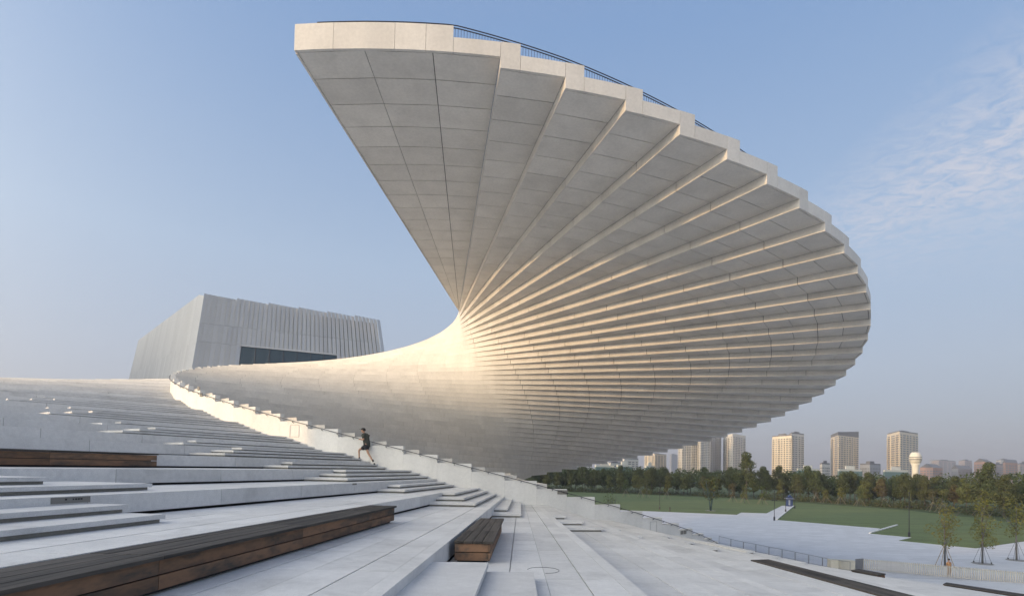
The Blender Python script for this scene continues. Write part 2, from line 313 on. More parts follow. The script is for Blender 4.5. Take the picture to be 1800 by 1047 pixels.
# ------------------------------------------------------------------ staircase: terraces, risers, steps
def q4(tA, tB, RA, RB, ea=0.0, eb=0.0):       # plan quad (metres); RA None = along the parapet; ea/eb pull the t edges in by metres
    def pt(t, R, e):
        Rr = Rpar(t) - 0.3 if R is None else R
        t2 = t + e / (Rr * U * 0.0735); return PT(t2, Rr)
    return [(x * U, y * U) for x, y in (pt(tA, RA, ea), pt(tB, RA, -eb), pt(tB, RB, -eb), pt(tA, RB, ea))]
def zt(i): return L(i) * U + H
def RMX(i): return 76.0 if i < -12 else 123.0 if i <= 8 else 138.0
PAVED = range(9, 16)
LAST = 31
stair = MB()
for i in range(-19, LAST):
    top = zt(i + 1) - (0.05 if i in PAVED else 0.0)
    bot = max(top - 1.7, -0.04)
    if top < 0.06: continue
    stair.prism(q4(TI(i), TI(i + 1), None, RMX(i), eb=0.24), bot, top)
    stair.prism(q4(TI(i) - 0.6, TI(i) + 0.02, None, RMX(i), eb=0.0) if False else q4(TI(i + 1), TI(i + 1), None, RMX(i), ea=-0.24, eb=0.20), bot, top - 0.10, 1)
staircase = stair.build('staircase', [M['stone'], M['gap']]); tag(staircase, kind='structure')
LAT = [85.7 + 3.886 * n for n in range(-8, 15)]
# paving slabs on the near terraces
for i in PAVED:
    cols = [(0.0, 0.0), (0.38, 0.011), (0.57, 0.003), (0.76, 0.012), (1.0, 0.0)] if 10 <= i <= 14 else [(0.0, 0.0), (0.5, 0.004), (1.0, 0.0)]
    tt = [TI(i) + (TI(i + 1) - TI(i)) * c for c, _ in cols]
    Rs = [None] + [r for r in LAT if 66 < r < 116] + [RMX(i)]
    for a in range(len(cols) - 1):
        for b in range(len(Rs) - 1):
            ga = cols[a][1] if a else 0.0; gb = cols[a + 1][1] if a + 2 < len(cols) else 0.245
            g0 = 0.004 / U
            mb = MB(); mb.prism(q4(tt[a], tt[a + 1], (Rs[b] + g0) if Rs[b] else None, Rs[b + 1] - g0, ea=ga, eb=gb), zt(i + 1) - 0.06, zt(i + 1) + random.uniform(-0.0015, 0.0015))
            mb.build('paving_slab', M['stone'], staircase)
# upright riser blocks along every terrace line
for i in range(-16, 17):
    Rs = [None] + [r for r in LAT[::2] if r > Rpar(i) + 4 and r < 118] + [RMX(i)]
    if i < 0: Rs = [None] + [r for r in LAT[::4] if r > Rpar(i) + 4 and r < 118] + [RMX(i)]
    for b in range(len(Rs) - 1):
        g0 = 0.006 / U
        t = TI(i)
        mb = MB(); mb.prism(q4(t, t, (Rs[b] + g0) if Rs[b] else None, Rs[b + 1] - g0, ea=-0.24, eb=0.0), zt(i) - U + 0.055, zt(i) + 0.0008)
        mb.build('riser_block', M['stone_b'], staircase)
# low step slabs: inner flight beside the parapet, outer flight near the camera
def step_slab(tA, tB, RA, RB, top, thick=0.078):
    mb = MB(); mb.prism(q4(tA, tB, RA, RB), top - thick, top)
    RBp = RB - 0.14 if RA is None else RB
    RAp = RA + 0.14 if RA is not None else None
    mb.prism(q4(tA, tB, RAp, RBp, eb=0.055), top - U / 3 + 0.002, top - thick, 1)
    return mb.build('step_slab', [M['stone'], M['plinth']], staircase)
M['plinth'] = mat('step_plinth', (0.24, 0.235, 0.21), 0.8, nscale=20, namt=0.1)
for i in range(-14, 18):
    Re = 71.4 + 0.58 * (10 - i) if i < 12 else 71.6
    st = [(0.25, 0), (0.5, 1), (0.75, 2)] if i % 2 else [(0.25, 1), (0.5, 2)]
    for a, n in st:
        step_slab(TI(i), TI(i) + a, None, Re + 9 * (a - 0.25), zt(i) - n * U / 3)
for i, st in ((10, [(0.25, 1, 101.2), (0.5, 2, 101.4)]), (12, [(0.25, 1, 101.3), (0.5, 2, 101.5)]), (9, [(0.5, 1, 99.8), (0.75, 2, 96.2)])):
    for a, n, r in st: step_slab(TI(i), TI(i) + a + (0.05 if i >= 12 else 0), r, RMX(i), zt(i) - n * U / 3)

rg = MB(); rc = at_z(955, 1001.5, zt(13)); 
rg.tube([(rc.x + 0.30 * math.cos(a * 0.3), rc.y + 0.30 * math.sin(a * 0.3), zt(13) + 0.003) for a in range(-5, 11)], 0.004, 4)
rg.build('groove_ring', M['gap'], staircase)  # thin dark ring standing for the circular groove in the paving
# ------------------------------------------------------------------ parapet wall beside the flight
pw = empty('parapet_wall', W(*par(8), L(8)), 'pale stepped parapet wall with handrail curving down beside the staircase', 'wall')
for j in range(-24, LAST + 1):
    a, b = j - 1, j
    g0 = 0.05 / Rpar(j) * 0.35
    o1 = par(a + g0 * 4, 0); o2 = par(b - g0 * 4, 0); i1 = par(a + g0 * 4, -0.7); i2 = par(b - g0 * 4, -0.7)
    zb = max(L(j) * U + H - 1.0, 0.0); z1 = zpar(j) * U + H
    if z1 < 0.3: continue
    mb = MB(); mb.prism([(p[0] * U, p[1] * U) for p in (o1, o2, i2, i1)], zb, z1)
    mb.build('wall_panel', M['par'], pw)
core = MB()
for j in range(-24, LAST + 1):
    zb = max(L(j) * U + H - 1.0, 0.0); z1 = zpar(j) * U + H
    if z1 < 0.3: continue
    core.prism([(p[0] * U, p[1] * U) for p in (par(j - 0.98, -0.06), par(j - 0.02, -0.06), par(j - 0.02, -0.64), par(j - 0.98, -0.64))], zb, z1 - 0.05)
for j in range(-24, LAST):
    z1 = zpar(j + 1) * U + H; zb = max(L(j) * U + H - 1.0, 0.0)
    if z1 > 0.4: core.prism([(p[0] * U, p[1] * U) for p in (par(j - 0.03, -0.03), par(j + 0.03, -0.03), par(j + 0.03, -0.6), par(j - 0.03, -0.6))], zb, z1 - 0.05)
core.build('wall_core', M['clad_core'], pw); pw['kind'] = 'thing'
def railpt(t): x, y = par(t, 0.22); return W(x, y, (PZ - PDZ * t) - 0.5 + max(0, -7 - t) * 0.075)
mb = MB(); mb.tube([railpt(t / 4) for t in range(-34, 4 * 24)], 0.019, 6); hrail = mb.build('handrail', M['metal'], pw, smooth=True)
for h in range(-16, 48):
    t = h / 2; a = railpt(t); x, y = par(t, -0.05); b = W(x, y, 0); b.z = a.z - 0.10
    mb = MB(); mb.bar(a - Vector((0, 0, 0.06)), b, 0.022, 0.022); mb.bar(a, a - Vector((0, 0, 0.07)), 0.022); mb.build('rail_bracket', M['metal'], hrail)
for t in (0.90, 1.10, 13.76, 13.93, 19.2, 19.42):
    x, y = par(t - 0.08, 0.05); x2, y2 = par(t + 0.08, 0.05); a = W(x, y, 0).xy; b = W(x2, y2, 0).xy
    zc = zpar(math.ceil(t)) * U + H - (0.02 if t < 2 else 0.16); zc += 0.12 if t < 2 else 0
    mb = MB(); mb.bar(Vector((*a, zc)), Vector((*b, zc)), 0.03, 0.22); mb.build('sign_plate', M['plate'], pw)
for j in (6, 18):                              # square service hatches
    f0, f1 = (j - 0.62, j - 0.30)
    zc = zpar(j) * U + H
    for (ta, tb, za, zb) in ((f0, f1, zc - 0.22, zc - 0.24), (f0, f1, zc - 0.86, zc - 0.88)):
        p, q = par(ta, 0.02), par(tb, 0.02); mb = MB(); mb.bar(W(*p, 0).xy.to_3d() + Vector((0, 0, za)), W(*q, 0).xy.to_3d() + Vector((0, 0, za)), 0.012, 0.012); mb.build('hatch_joint', M['steel'], pw)
    for ta in (f0, f1):
        p = W(*par(ta, 0.02), 0); mb = MB(); mb.bar(Vector((p.x, p.y, zc - 0.22)), Vector((p.x, p.y, zc - 0.88)), 0.012, 0.012); mb.build('hatch_joint', M['steel'], pw)

# ------------------------------------------------------------------ the spiral roof of stacked blades
fan = empty('spiral_roof', W(CX, CYY, -23.1), 'huge pale cantilevered spiral roof of stacked fan blades with panelled underside', 'building')
KMAX = 40
fan['kind'] = 'thing'
def blade_z(k): return (Z0 - k) * U + H
GAP = 0.017
def px_area(pts):
    q = [to_px(Vector(p)) for p in pts]; n = len(q)
    return abs(sum(q[i][0] * q[(i + 1) % n][1] - q[(i + 1) % n][0] * q[i][1] for i in range(n))) / 2
pieces = {'soffit_panel': [], 'riser_panel': [], 'wall_panel': [], 'fascia_panel': []}
def XYm(p): return Vector((p[0] * U, p[1] * U))
core = MB()
for k in range(0, KMAX):
    z = blade_z(k)
    cols = [(-2, -1), (-1, 0), (0, 1)] if k == 0 else [(k, k + 1)]
    for ka, kb in cols:
        n = 0
        while True:
            sa, sb = Sk(ka) - 3.55 * n - (0.28 if n == 0 else 0), Sk(kb) - 3.55 * n - (0.28 if n == 0 else 0); ta, tb = Sk(ka) - 3.55 * (n + 1), Sk(kb) - 3.55 * (n + 1)
            if sb < 1.5: break
            ta, tb = max(ta, 0.15), max(tb, 0.15)
            g = GAP / U
            pa, pb = XYm(rul(ka, sa - g)), XYm(rul(kb, sb - g)); pc, pd = XYm(rul(kb, tb + g)), XYm(rul(ka, ta + g))
            w1 = (pb - pa).normalized() * (GAP if k == 0 and ka > -2 else 0.006); w2 = (pc - pd); w2 = w2.normalized() * min(GAP if k == 0 and ka > -2 else 0.006, w2.length * 0.2) if w2.length > 1e-4 else w2
            quad = [pa + w1, pb - w1, pc - w2, pd + w2]
            pieces['soffit_panel'].append((px_area([(q.x, q.y, z) for q in quad]), quad, z, z + 0.05))
            n += 1
        # solid body of the blade behind the panels
        th = TH0 + DTH * ka; nin = Vector((-math.sin(th), math.cos(th))) * (0.035 if k and ka == k else 0.0)
        core.prism([tuple(XYm(rul(ka, 0.0)) + nin), tuple(XYm(rul(ka, Sk(ka) - 0.2)) + nin), tuple(XYm(rul(kb, Sk(kb) - 0.2)) + nin), tuple(XYm(rul(kb, 0.0)) + nin)], z + 0.035, z + 1.22 * U)
    if k >= 1:
        n = 0; S = Sk(k)
        while True:
            sa = S - 7.1 * n; ta = sa - 7.1; ta = 0.0 if ta < 2.5 else ta
            if sa < 2.5: break
            pa, pb = XYm(rul(k, sa - GAP / U)), XYm(rul(k, ta + (GAP / U if ta > 0 else -0.05))); th = TH0 + DTH * k
            nin = Vector((-math.sin(th), math.cos(th)))
            pieces['riser_panel'].append((px_area([(pa.x, pa.y, z), (pb.x, pb.y, z), (pb.x, pb.y, z + U), (pa.x, pa.y, z + U)]), [pa, pb, pb + nin * 0.05, pa + nin * 0.05], z - 0.001, z + U - 0.004))
            n += 1
    # outer fascia
    segs = [(-2.032, -1.45), (-1.45, -0.55), (-0.55, -0.1), (-0.1, 0.3)] if k == 0 else [(k, k + 0.3)]
    for s_, e_ in [(a, b) for a, b in segs] + [(k + 0.3, k + 1)]:
        hi = 2.3 if e_ <= k + 0.31 else 1.28
        ge = 0.006 / (77 * U * DTH) * 1.0
        a, b = s_ + ge, e_ - ge
        po = [XYm(rul(a, Sk(a))), XYm(rul((a + b) / 2, Sk((a + b) / 2))), XYm(rul(b, Sk(b)))]; pi_ = [XYm(rul(b, Sk(b) - 0.26)), XYm(rul(a, Sk(a) - 0.26))]
        pieces['fascia_panel'].append((px_area([(po[0].x, po[0].y, z), (po[2].x, po[2].y, z), (po[2].x, po[2].y, z + hi * U), (po[0].x, po[0].y, z + hi * U)]), po + pi_, z - 0.012, z + hi * U))
# left edge beam of the topmost blade
a0, a1 = rul(-2, 0.0), rul(-2, Sk(-2) - 0.27); b0, b1 = rul(-2.03, 0), rul(-2.03, Sk(-2) - 0.27)
mb = MB(); mb.prism([tuple(XYm(q)) for q in (a0, a1, b1, b0)], blade_z(0) - 0.05, blade_z(0) + 1.25 * U); mb.build('edge_beam', M['clad'], fan)
core.build('blade_core', M['clad_core'], fan)
# the flank left of the waist: every course bends from its blade line to the parapet rim
def zinv(z):
    lo, hi = -45.0, 45.0
    for _ in range(50):
        m = (lo + hi) / 2
        if zpar(m) > z: lo = m
        else: hi = m
    return lo
def flank(k, n=26):
    z = Z0 - k + 1; j = zinv(z); Q = Vector(par(j, -0.72)); T = Vector(rul(k, 0)); th = TH0 + DTH * k; u = Vector((math.cos(th), math.sin(th)))
    Lc = (Q - T).length; d = (Q - T) / Lc; a0 = math.atan2(-u.y, -u.x); ac = math.atan2(d.y, d.x); da = (ac - a0 + math.pi) % (2 * math.pi) - math.pi
    ae = ac + 0.9 * da; e = Vector((math.cos(ae), math.sin(ae))); P1 = T - u * 0.27 * Lc; P2 = Q - e * 0.33 * Lc; out = []
    for i in range(n):
        s = i / (n - 1); out.append((T * (1 - s) ** 3 + P1 * 3 * (1 - s) ** 2 * s + P2 * 3 * (1 - s) * s * s + Q * s ** 3) * U)
    return out
FK = {k: flank(k) for k in range(-1, KMAX + 1)}
NSEG = 8
treads = MB()
for k in range(0, KMAX):
    c = FK[k]; z = blade_z(k); n = len(c) - 1
    # panels of about 7.4 modules
    cum = [0.0]
    for i in range(n): cum.append(cum[-1] + (c[i + 1] - c[i]).length)
    def at(d):
        d = min(max(d, 0), cum[-1] - 1e-5)
        for i in range(n):
            if cum[i + 1] >= d: return c[i].lerp(c[i + 1], (d - cum[i]) / (cum[i + 1] - cum[i]))
    step = 3.55 * U * 2; d0 = 0.0
    while d0 < cum[-1] - 0.2:
        d1 = min(d0 + step, cum[-1])
        if cum[-1] - d1 < step * 0.3: d1 = cum[-1]
        gg = 0.006 if d0 > 0 else -0.01
        ds = [d0 + gg + (d1 - d0 - 2 * gg) * q / 3 for q in range(4)]; f = [at(d) for d in ds]
        nrm = [Vector((-(at(d + 0.05) - at(d - 0.05)).y, (at(d + 0.05) - at(d - 0.05)).x)).normalized() for d in ds]
        bk = [p - q * 0.06 for p, q in zip(f, nrm)]
        pieces['wall_panel'].append((px_area([(f[0].x, f[0].y, z), (f[3].x, f[3].y, z), (f[3].x, f[3].y, z + U), (f[0].x, f[0].y, z + U)]), f + bk[::-1], z + 0.0, z + U - 0.008))
        d0 = d1
    # top of the course (hidden from below) and its backing
    b = FK[k - 1]
    for i in range(n):
        treads.add([(c[i].x, c[i].y, z + U - 0.006), (c[i + 1].x, c[i + 1].y, z + U - 0.006), (b[i + 1].x, b[i + 1].y, z + U - 0.006), (b[i].x, b[i].y, z + U - 0.006)], [(0, 1, 2, 3)], 1)
        q0 = c[i] + Vector(( (c[i + 1] - c[i]).y, -(c[i + 1] - c[i]).x)).normalized() * 0.035; q1 = c[i + 1] + Vector(((c[i + 1] - c[i]).y, -(c[i + 1] - c[i]).x)).normalized() * 0.035
        treads.add([(q0.x, q0.y, z - 0.02), (q1.x, q1.y, z - 0.02), (q1.x, q1.y, z + U - 0.01), (q0.x, q0.y, z + U - 0.01)], [(0, 1, 2, 3)])
rim = MB()
for k in range(0, KMAX - 1):                   # upstand closing each course against the parapet
    ja, jb = zinv(Z0 - k + 1), zinv(Z0 - k); zz_ = blade_z(k + 1) + U
    for q in range(4):
        t0, t1 = ja + (jb - ja) * q / 4, ja + (jb - ja) * (q + 1) / 4
        rim.prism([tuple(XYm(p)) for p in (par(t0, -0.71), par(t1, -0.71), par(t1, -0.95), par(t0, -0.95))], zz_ - 1.3 * U, zz_ - 0.004)
rim.build('rim_upstand', M['clad'], fan)
treads.build('flank_backing', [M['clad_core'], M['clad']], fan)
for nm, lst in pieces.items():
    lst.sort(key=lambda q: -q[0]); rest = MB()
    for n, (ar, poly, z0, z1) in enumerate(lst):
        if n < 295:
            mb = MB(); mb.prism([tuple(p) for p in poly], z0, z1); mb.build(nm, M['clad'], fan)
        else: rest.prism([tuple(p) for p in poly], z0, z1)
    if rest.v: tag(rest.build(nm, M['clad'], fan), kind='stuff')
# guard rail on the roof edge
def grail(k, dz): 
    zz = Z0 + 2.95 - max(0, k - 0.3) - dz; p = rul(k, Sk(k) - 0.7 - 0.2 * max(0, k - 2)); return W(p[0], p[1], zz)
rl = MB()
for dz in (0, 0.24): rl.tube([grail(-1.75 + q * 0.15, dz) for q in range(0, 80)], 0.02, 5)
grl = rl.build('guard_rail', M['metal'], fan)
rb = MB()
for q in range(0, 260):
    k = -1.75 + q * 0.045; a = grail(k, 0.24); rb.bar(a, a - Vector((0, 0, 0.85)), 0.014)
tag(rb.build('balusters', M['metal'], grl), kind='stuff')

# ------------------------------------------------------------------ metal-clad hall beyond the stairs
def clad_face(parent, A0, B0, A1, B1, n, rows, saw=0.42, group=7, gap_cols=None):
    # A0/B0 bottom left/right, A1/B1 top left/right (outside view); vertical pleated panels
    nrm = (B0 - A0).cross(A1 - A0).normalized()
    def P(u, v): return (A0.lerp(B0, u)).lerp(A1.lerp(B1, u), v)
    for c in range(n):
        u0, u1 = c / n, (c + 1) / n - 0.13 / n
        lift = 0.35 * (1 - (c % group) / group) if group else 0
        for r in range(len(rows) - 1):
            v0, v1 = rows[r] + 0.0005, rows[r + 1] - 0.0005
            if gap_cols and r == 0 and gap_cols[0] <= c < gap_cols[1]: continue
            if gap_cols and r == 0 and gap_cols[0] - 0 <= c: v0 = rows[0]
            a, b, d, e = P(u0, v0) + nrm * saw, P(u1, v0) - nrm * 0.12, P(u1, v1) - nrm * 0.12, P(u0, v1) + nrm * saw
            if r == len(rows) - 2: d = d + Vector((0, 0, lift)); e = e + Vector((0, 0, lift))
            mb = MB(); k = nrm * -0.45
            mb.hexa([a, b, d, e], [a + k, b + k, d + k, e + k]); mb.build('facade_panel', M['facade'], parent)
hall_fl = at_y(360, 519, 120.0); ztop = hall_fl.z
def on_top(x, y):                              # point of the roof edge seen at pixel x, y
    d = ray(x, y); s = (ztop - H) / d.z; return Vector((d.x * s, d.y * s, ztop))
hall_fr = on_top(669, 563); hall_bl = on_top(250, 599)
zbot = H + 6.0
def foot(p, x, y):                             # the wall leans outwards below
    d = ray(x, y); s = p.y * 0.985 / d.y; q = Vector((d.x * s, d.y * s, H + d.z * s)); f = (ztop - zbot) / (ztop - q.z); r = p + (q - p) * f; r.z = zbot; return r
b_fl, b_fr, b_bl = foot(hall_fl, 338.5, 645), foot(hall_fr, 676, 612), foot(hall_bl, 235, 660)
hall = empty('metal_clad_hall', (b_fl.x, b_fl.y, 0), 'grey pleated metal clad hall with leaning walls rising behind the stairs', 'building'); hall['kind'] = 'thing'
bk = MB(); b_br = b_fr + (b_bl - b_fl); t_br = hall_fr + (hall_bl - hall_fl)
ctr_b = (b_fl + b_fr + b_br + b_bl) / 4; ctr_t = (hall_fl + hall_fr + t_br + hall_bl) / 4
bk.hexa([ctr_b + (q - ctr_b) * 0.955 for q in (b_fl, b_fr, b_br, b_bl)], [ctr_t + (q - ctr_t) * 0.955 - Vector((0, 0, 0.6)) for q in (hall_fl, hall_fr, t_br, hall_bl)]); bk.build('wall_backing', M['plate'], hall)
n_f = 42
z_row = [0.0, 0.60, 0.795, 1.0]
def vof(x, y):
    q = at_y(x, y, hall_fl.y); return (q.z - zbot) / (ztop - zbot)
clad_face(hall, b_fl, b_fr, hall_fl, hall_fr, n_f, [0.0, vof(345, 570) - 0.13, vof(352, 569), 1.0], gap_cols=(9, 30))
clad_face(hall, b_bl, b_fl, hall_bl, hall_fl, 58, [0.0, 0.36, 0.64, 1.0], saw=1.0, group=0)
# glazed band cut into the front
vt = vof(352, 569) - 0.0
A, B = b_fl.lerp(hall_fl, 0.0), b_fr.lerp(hall_fr, 0.0)
nr = (b_fr - b_fl).cross(hall_fl - b_fl).normalized()
def Pf(u, v): return (b_fl.lerp(b_fr, u)).lerp(hall_fl.lerp(hall_fr, u), v)
vtop = vof(345, 570) - 0.13
for q in range(7):
    u0, u1 = 9 / n_f + q * 3 / n_f, 9 / n_f + (q + 1) * 3 / n_f - 0.1 / n_f
    mb = MB(); a = [Pf(u0, 0), Pf(u1, 0), Pf(u1, vtop), Pf(u0, vtop)]; mb.hexa([p + nr * 0.03 for p in a], [p - nr * 0.05 for p in a]); mb.build('window_pane', M['glass'], hall)
    mb = MB(); mb.bar(Pf(u1 + 0.05 / n_f, 0) + nr * 0.05, Pf(u1 + 0.05 / n_f, vtop) + nr * 0.05, 0.16); mb.build('mullion', M['metal'], hall)
mb = MB(); mb.bar(Pf(8.6 / n_f, vtop) + nr * 0.15, Pf(30.2 / n_f, vtop) + nr * 0.15, 0.35, 0.3); mb.build('lintel', M['facade'], hall)

# wing added unseen behind the camera to the left: it keeps the low sun off the near terraces
sh = Vector((-math.cos(SUN_AZ), -math.sin(SUN_AZ), 0)); ph = Vector((-math.sin(SUN_AZ), math.cos(SUN_AZ), 0))
blocker = empty('added_sun_blocker', sh * 72, 'long pale metal clad wing added unseen behind the viewer to shade the terraces', 'building'); blocker['kind'] = 'thing'
wc = [sh * 62 + ph * -70, sh * 62 + ph * 30.0, sh * 84 + ph * 30.0, sh * 84 + ph * -70]
mb = MB(); mb.prism([tuple(p.xy) for p in wc], -0.03, H + 13.0); mb.build('blocker_wall', M['facade'], blocker)
mb = MB(); mb.prism([tuple((sh * a + ph * b).xy) for a, b in ((61.6, -70.4), (61.6, 30.4), (84.4, 30.4), (84.4, -70.4))], H + 13.0, H + 13.4); mb.build('roof_coping', M['facade'], blocker)

blk = empty('added_shade_slab', sh * 82 + ph * 172, 'tall grey slab added unseen beyond the left edge to shade the hall', 'building'); blk['kind'] = 'thing'  # unseen slab, added to keep the sun off the hall's left face
mb = MB(); mb.prism([tuple((sh * a + ph * b).xy) for a, b in ((72, 128), (72, 216), (92, 216), (92, 128))], -0.03, 60.0); mb.build('slab_wall', M['facade'], blk)
for f_ in range(15):
    mb = MB(); mb.prism([tuple((sh * a + ph * b).xy) for a, b in ((71.85, 129), (71.85, 215), (72.05, 215), (72.05, 129))], 1.6 + f_ * 3.9, 3.7 + f_ * 3.9); mb.build('window_band', M['glass'], blk)
# ------------------------------------------------------------------ timber benches set against the risers
def bench(i, RA, RB, label, ta=0.035, tb=0.285, nseg=None, top=None, cat='bench'):
    z1 = (zt(i) if top is None else top) + 0.015; z0 = z1 - U - 0.01
    t = TI(i); c = PT(t + 0.15, (RA + RB) / 2)
    root = empty('wooden_bench', (c[0] * U, c[1] * U, z0), label, 'bench', 'timber benches along the terrace risers')
    segs = [RA] + [r for r in LAT[::2] if RA + 2.5 < r < RB - 2.5] + [RB]
    def piece(name, tA, tB, Ra, Rb, za, zb, m, ea=0.0, eb=0.0, g=0.004):
        q = [Vector(p) for p in q4(tA, tB, Ra + g / U, Rb - g / U, ea, eb)]; ctr = sum(q, Vector((0, 0))) / 4
        ax = (q[3] - q[0]).normalized(); an = math.atan2(ax.y, ax.x); mb = MB()
        loc = Vector((ctr.x, ctr.y, (za + zb) / 2)); rot = Matrix.Rotation(-an, 2)
        mb.prism([tuple(rot @ (p - ctr)) for p in q], za - loc.z, zb - loc.z)
        o = bpy.data.objects.new(name, mb.mesh(name, m)); col.objects.link(o); o.parent = root; o.location = loc - root.location; o.rotation_euler = (0, 0, an); return o
    W_ = (tb - ta)
    for n in range(len(segs) - 1):
        a, b = segs[n], segs[n + 1]
        for r in range(4):
            off = 0.5 * (b - a) * (1 if n % 2 else -1) * 0
            piece('plank', t + ta + W_ * r / 4, t + ta + W_ * (r + 1) / 4, a, b, z1 - 0.045, z1 - random.uniform(0, 0.004), M['wood_top'], 0.006, 0.006 if r < 3 else -0.03)
        for za, zb in ((z0 + 0.045, z0 + 0.200), (z0 + 0.216, z1 - 0.056)):
            piece('side_board', t + tb, t + tb, a, b, za, zb, M['wood_side'], ea=-0.06, eb=0.03)
    for R, d in ((RA, 0.07), (RB, -0.07)):
        for za, zb in ((z0 + 0.045, z0 + 0.200), (z0 + 0.216, z1 - 0.056)):
            Ra, Rb = (R + 0.07, R + 0.17) if d > 0 else (R - 0.17, R - 0.07)
            piece('end_board', t + ta, t + tb, Ra, Rb, za, zb, M['wood_side'], 0.02, 0.065, g=0)
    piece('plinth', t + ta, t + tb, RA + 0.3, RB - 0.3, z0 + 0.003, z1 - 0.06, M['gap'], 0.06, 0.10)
    return root
bench(12, 85.9, 97.8, 'short dark timber bench standing alone in the lower middle of the terrace')
bench(11, 89.6, 126.0, 'long dark timber bench running out of the bottom left corner')
bench(8, 86.6, 122.0, 'stained timber bench at the left edge, above the two near stone slabs')
bench(20, 83.4, 92.0, 'thin dark bench on the lower stairs before the slat fence, nearest the corner')
bench(18, 79.6, 82.2, 'small dark bench on the lower stairs beside the slatted gate')
bench(15, 85.9, 108.0, 'dark plank bench seen from behind, running off the bottom right of the stairs')

# ------------------------------------------------------------------ people
def skin_mesh(name, verts, edges, radii, m, parent, sub=2, root=0):
    me = bpy.data.meshes.new(name); me.from_pydata(verts, edges, []); o = bpy.data.objects.new(name, me); col.objects.link(o)
    sk = o.modifiers.new('skin', 'SKIN'); sk.use_smooth_shade = True
    for i, r in enumerate(radii):
        d = me.skin_vertices[0].data[i]; d.radius = (r, r) if not isinstance(r, tuple) else r; d.use_root = (i == root)
    ss = o.modifiers.new('sub', 'SUBSURF'); ss.levels = sub; ss.render_levels = sub
    dg = bpy.context.evaluated_depsgraph_get(); me2 = bpy.data.meshes.new_from_object(o.evaluated_get(dg)); me2.name = name
    bpy.data.objects.remove(o); me2.materials.clear(); me2.materials.append(m); me2.polygons.foreach_set('use_smooth', [True] * len(me2.polygons))
    o2 = bpy.data.objects.new(name, me2); col.objects.link(o2); o2.parent = parent; return o2
M['skin'] = mat('skin', (0.42, 0.25, 0.17), 0.55); M['shirt'] = mat('grey_green_shirt', (0.065, 0.068, 0.056), 0.85, nscale=14, namt=0.1)
M['shorts'] = mat('black_shorts', (0.018, 0.019, 0.024), 0.8); M['shoe'] = mat('dark_shoe', (0.05, 0.05, 0.052), 0.7); M['cap'] = mat('black_cap', (0.02, 0.018, 0.018), 0.8); M['hair'] = mat('dark_hair', (0.02, 0.015, 0.012), 0.7)
def chain(pts): return [(i, i + 1) for i in range(len(pts) - 1)]
# where the two feet stand on the steps
def find_R(t, z, x):
    best = None
    for n in range(0, 160):
        R = 58 + n * 0.1; p = PT(t, R); q = to_px(W(p[0], p[1], z))[0]
        if best is None or abs(q - x) < best[0]: best = (abs(q - x), R)
    return best[1]
zf = L(8)
Rf = find_R(7.9, zf, 642); Pf_ = PT(7.9, Rf); foot_f = W(Pf_[0], Pf_[1], zf)
run = empty('person', foot_f, 'person in cap, grey shirt and black shorts running up the steps beside the parapet', 'person')
def RL(f, s, u): return (-f, -s * 1.0, u)       # forward = -x (uphill, left), side = towards the camera, up = z
fwd = Vector((PT(7.5, Rf)[0] - PT(8.2, Rf)[0], PT(7.5, Rf)[1] - PT(8.2, Rf)[1], 0)).normalized()
run.rotation_euler = (0, 0, math.atan2(-fwd.y, -fwd.x)); run.scale = (1.15,) * 3
# sides: +1 near (camera) side, -1 far side.  forward leg = far leg, trailing leg = near leg
fk, fa, ft = (0.36, -0.09, 0.51), (0.33, -0.09, 0.085), (0.50, -0.09, 0.035)
rk, ra, rt = (-0.19, 0.09, 0.38), (-0.47, 0.09, -0.02), (-0.46, 0.09, -0.21)
hip = (-0.08, 0, 0.78)
body_v = [RL(*hip), RL(-0.035, 0, 0.95), RL(0.0, 0, 1.08), RL(0.03, 0, 1.19), RL(0.085, 0, 1.275), RL(0.11, 0, 1.33),
          RL(-0.07, -0.09, 0.75), RL(*fk), RL(*fa),
          RL(-0.08, 0.09, 0.74), RL(*rk), RL(*ra),
          RL(0.025, 0.17, 1.19), RL(-0.03, 0.22, 0.96), RL(0.17, 0.17, 0.985),
          RL(0.025, -0.17, 1.19), RL(-0.01, -0.22, 0.96), RL(0.20, -0.13, 0.99)]
body_e = [(0, 1), (1, 2), (2, 3), (3, 4), (4, 5), (0, 6), (6, 7), (7, 8), (0, 9), (9, 10), (10, 11), (3, 12), (12, 13), (13, 14), (3, 15), (15, 16), (16, 17)]
body_r = [0.12, 0.115, 0.125, 0.12, 0.055, 0.05, 0.085, 0.052, 0.036, 0.085, 0.052, 0.036, 0.058, 0.042, 0.03, 0.058, 0.042, 0.03]
skin_mesh('body', body_v, body_e, body_r, M['skin'], run)
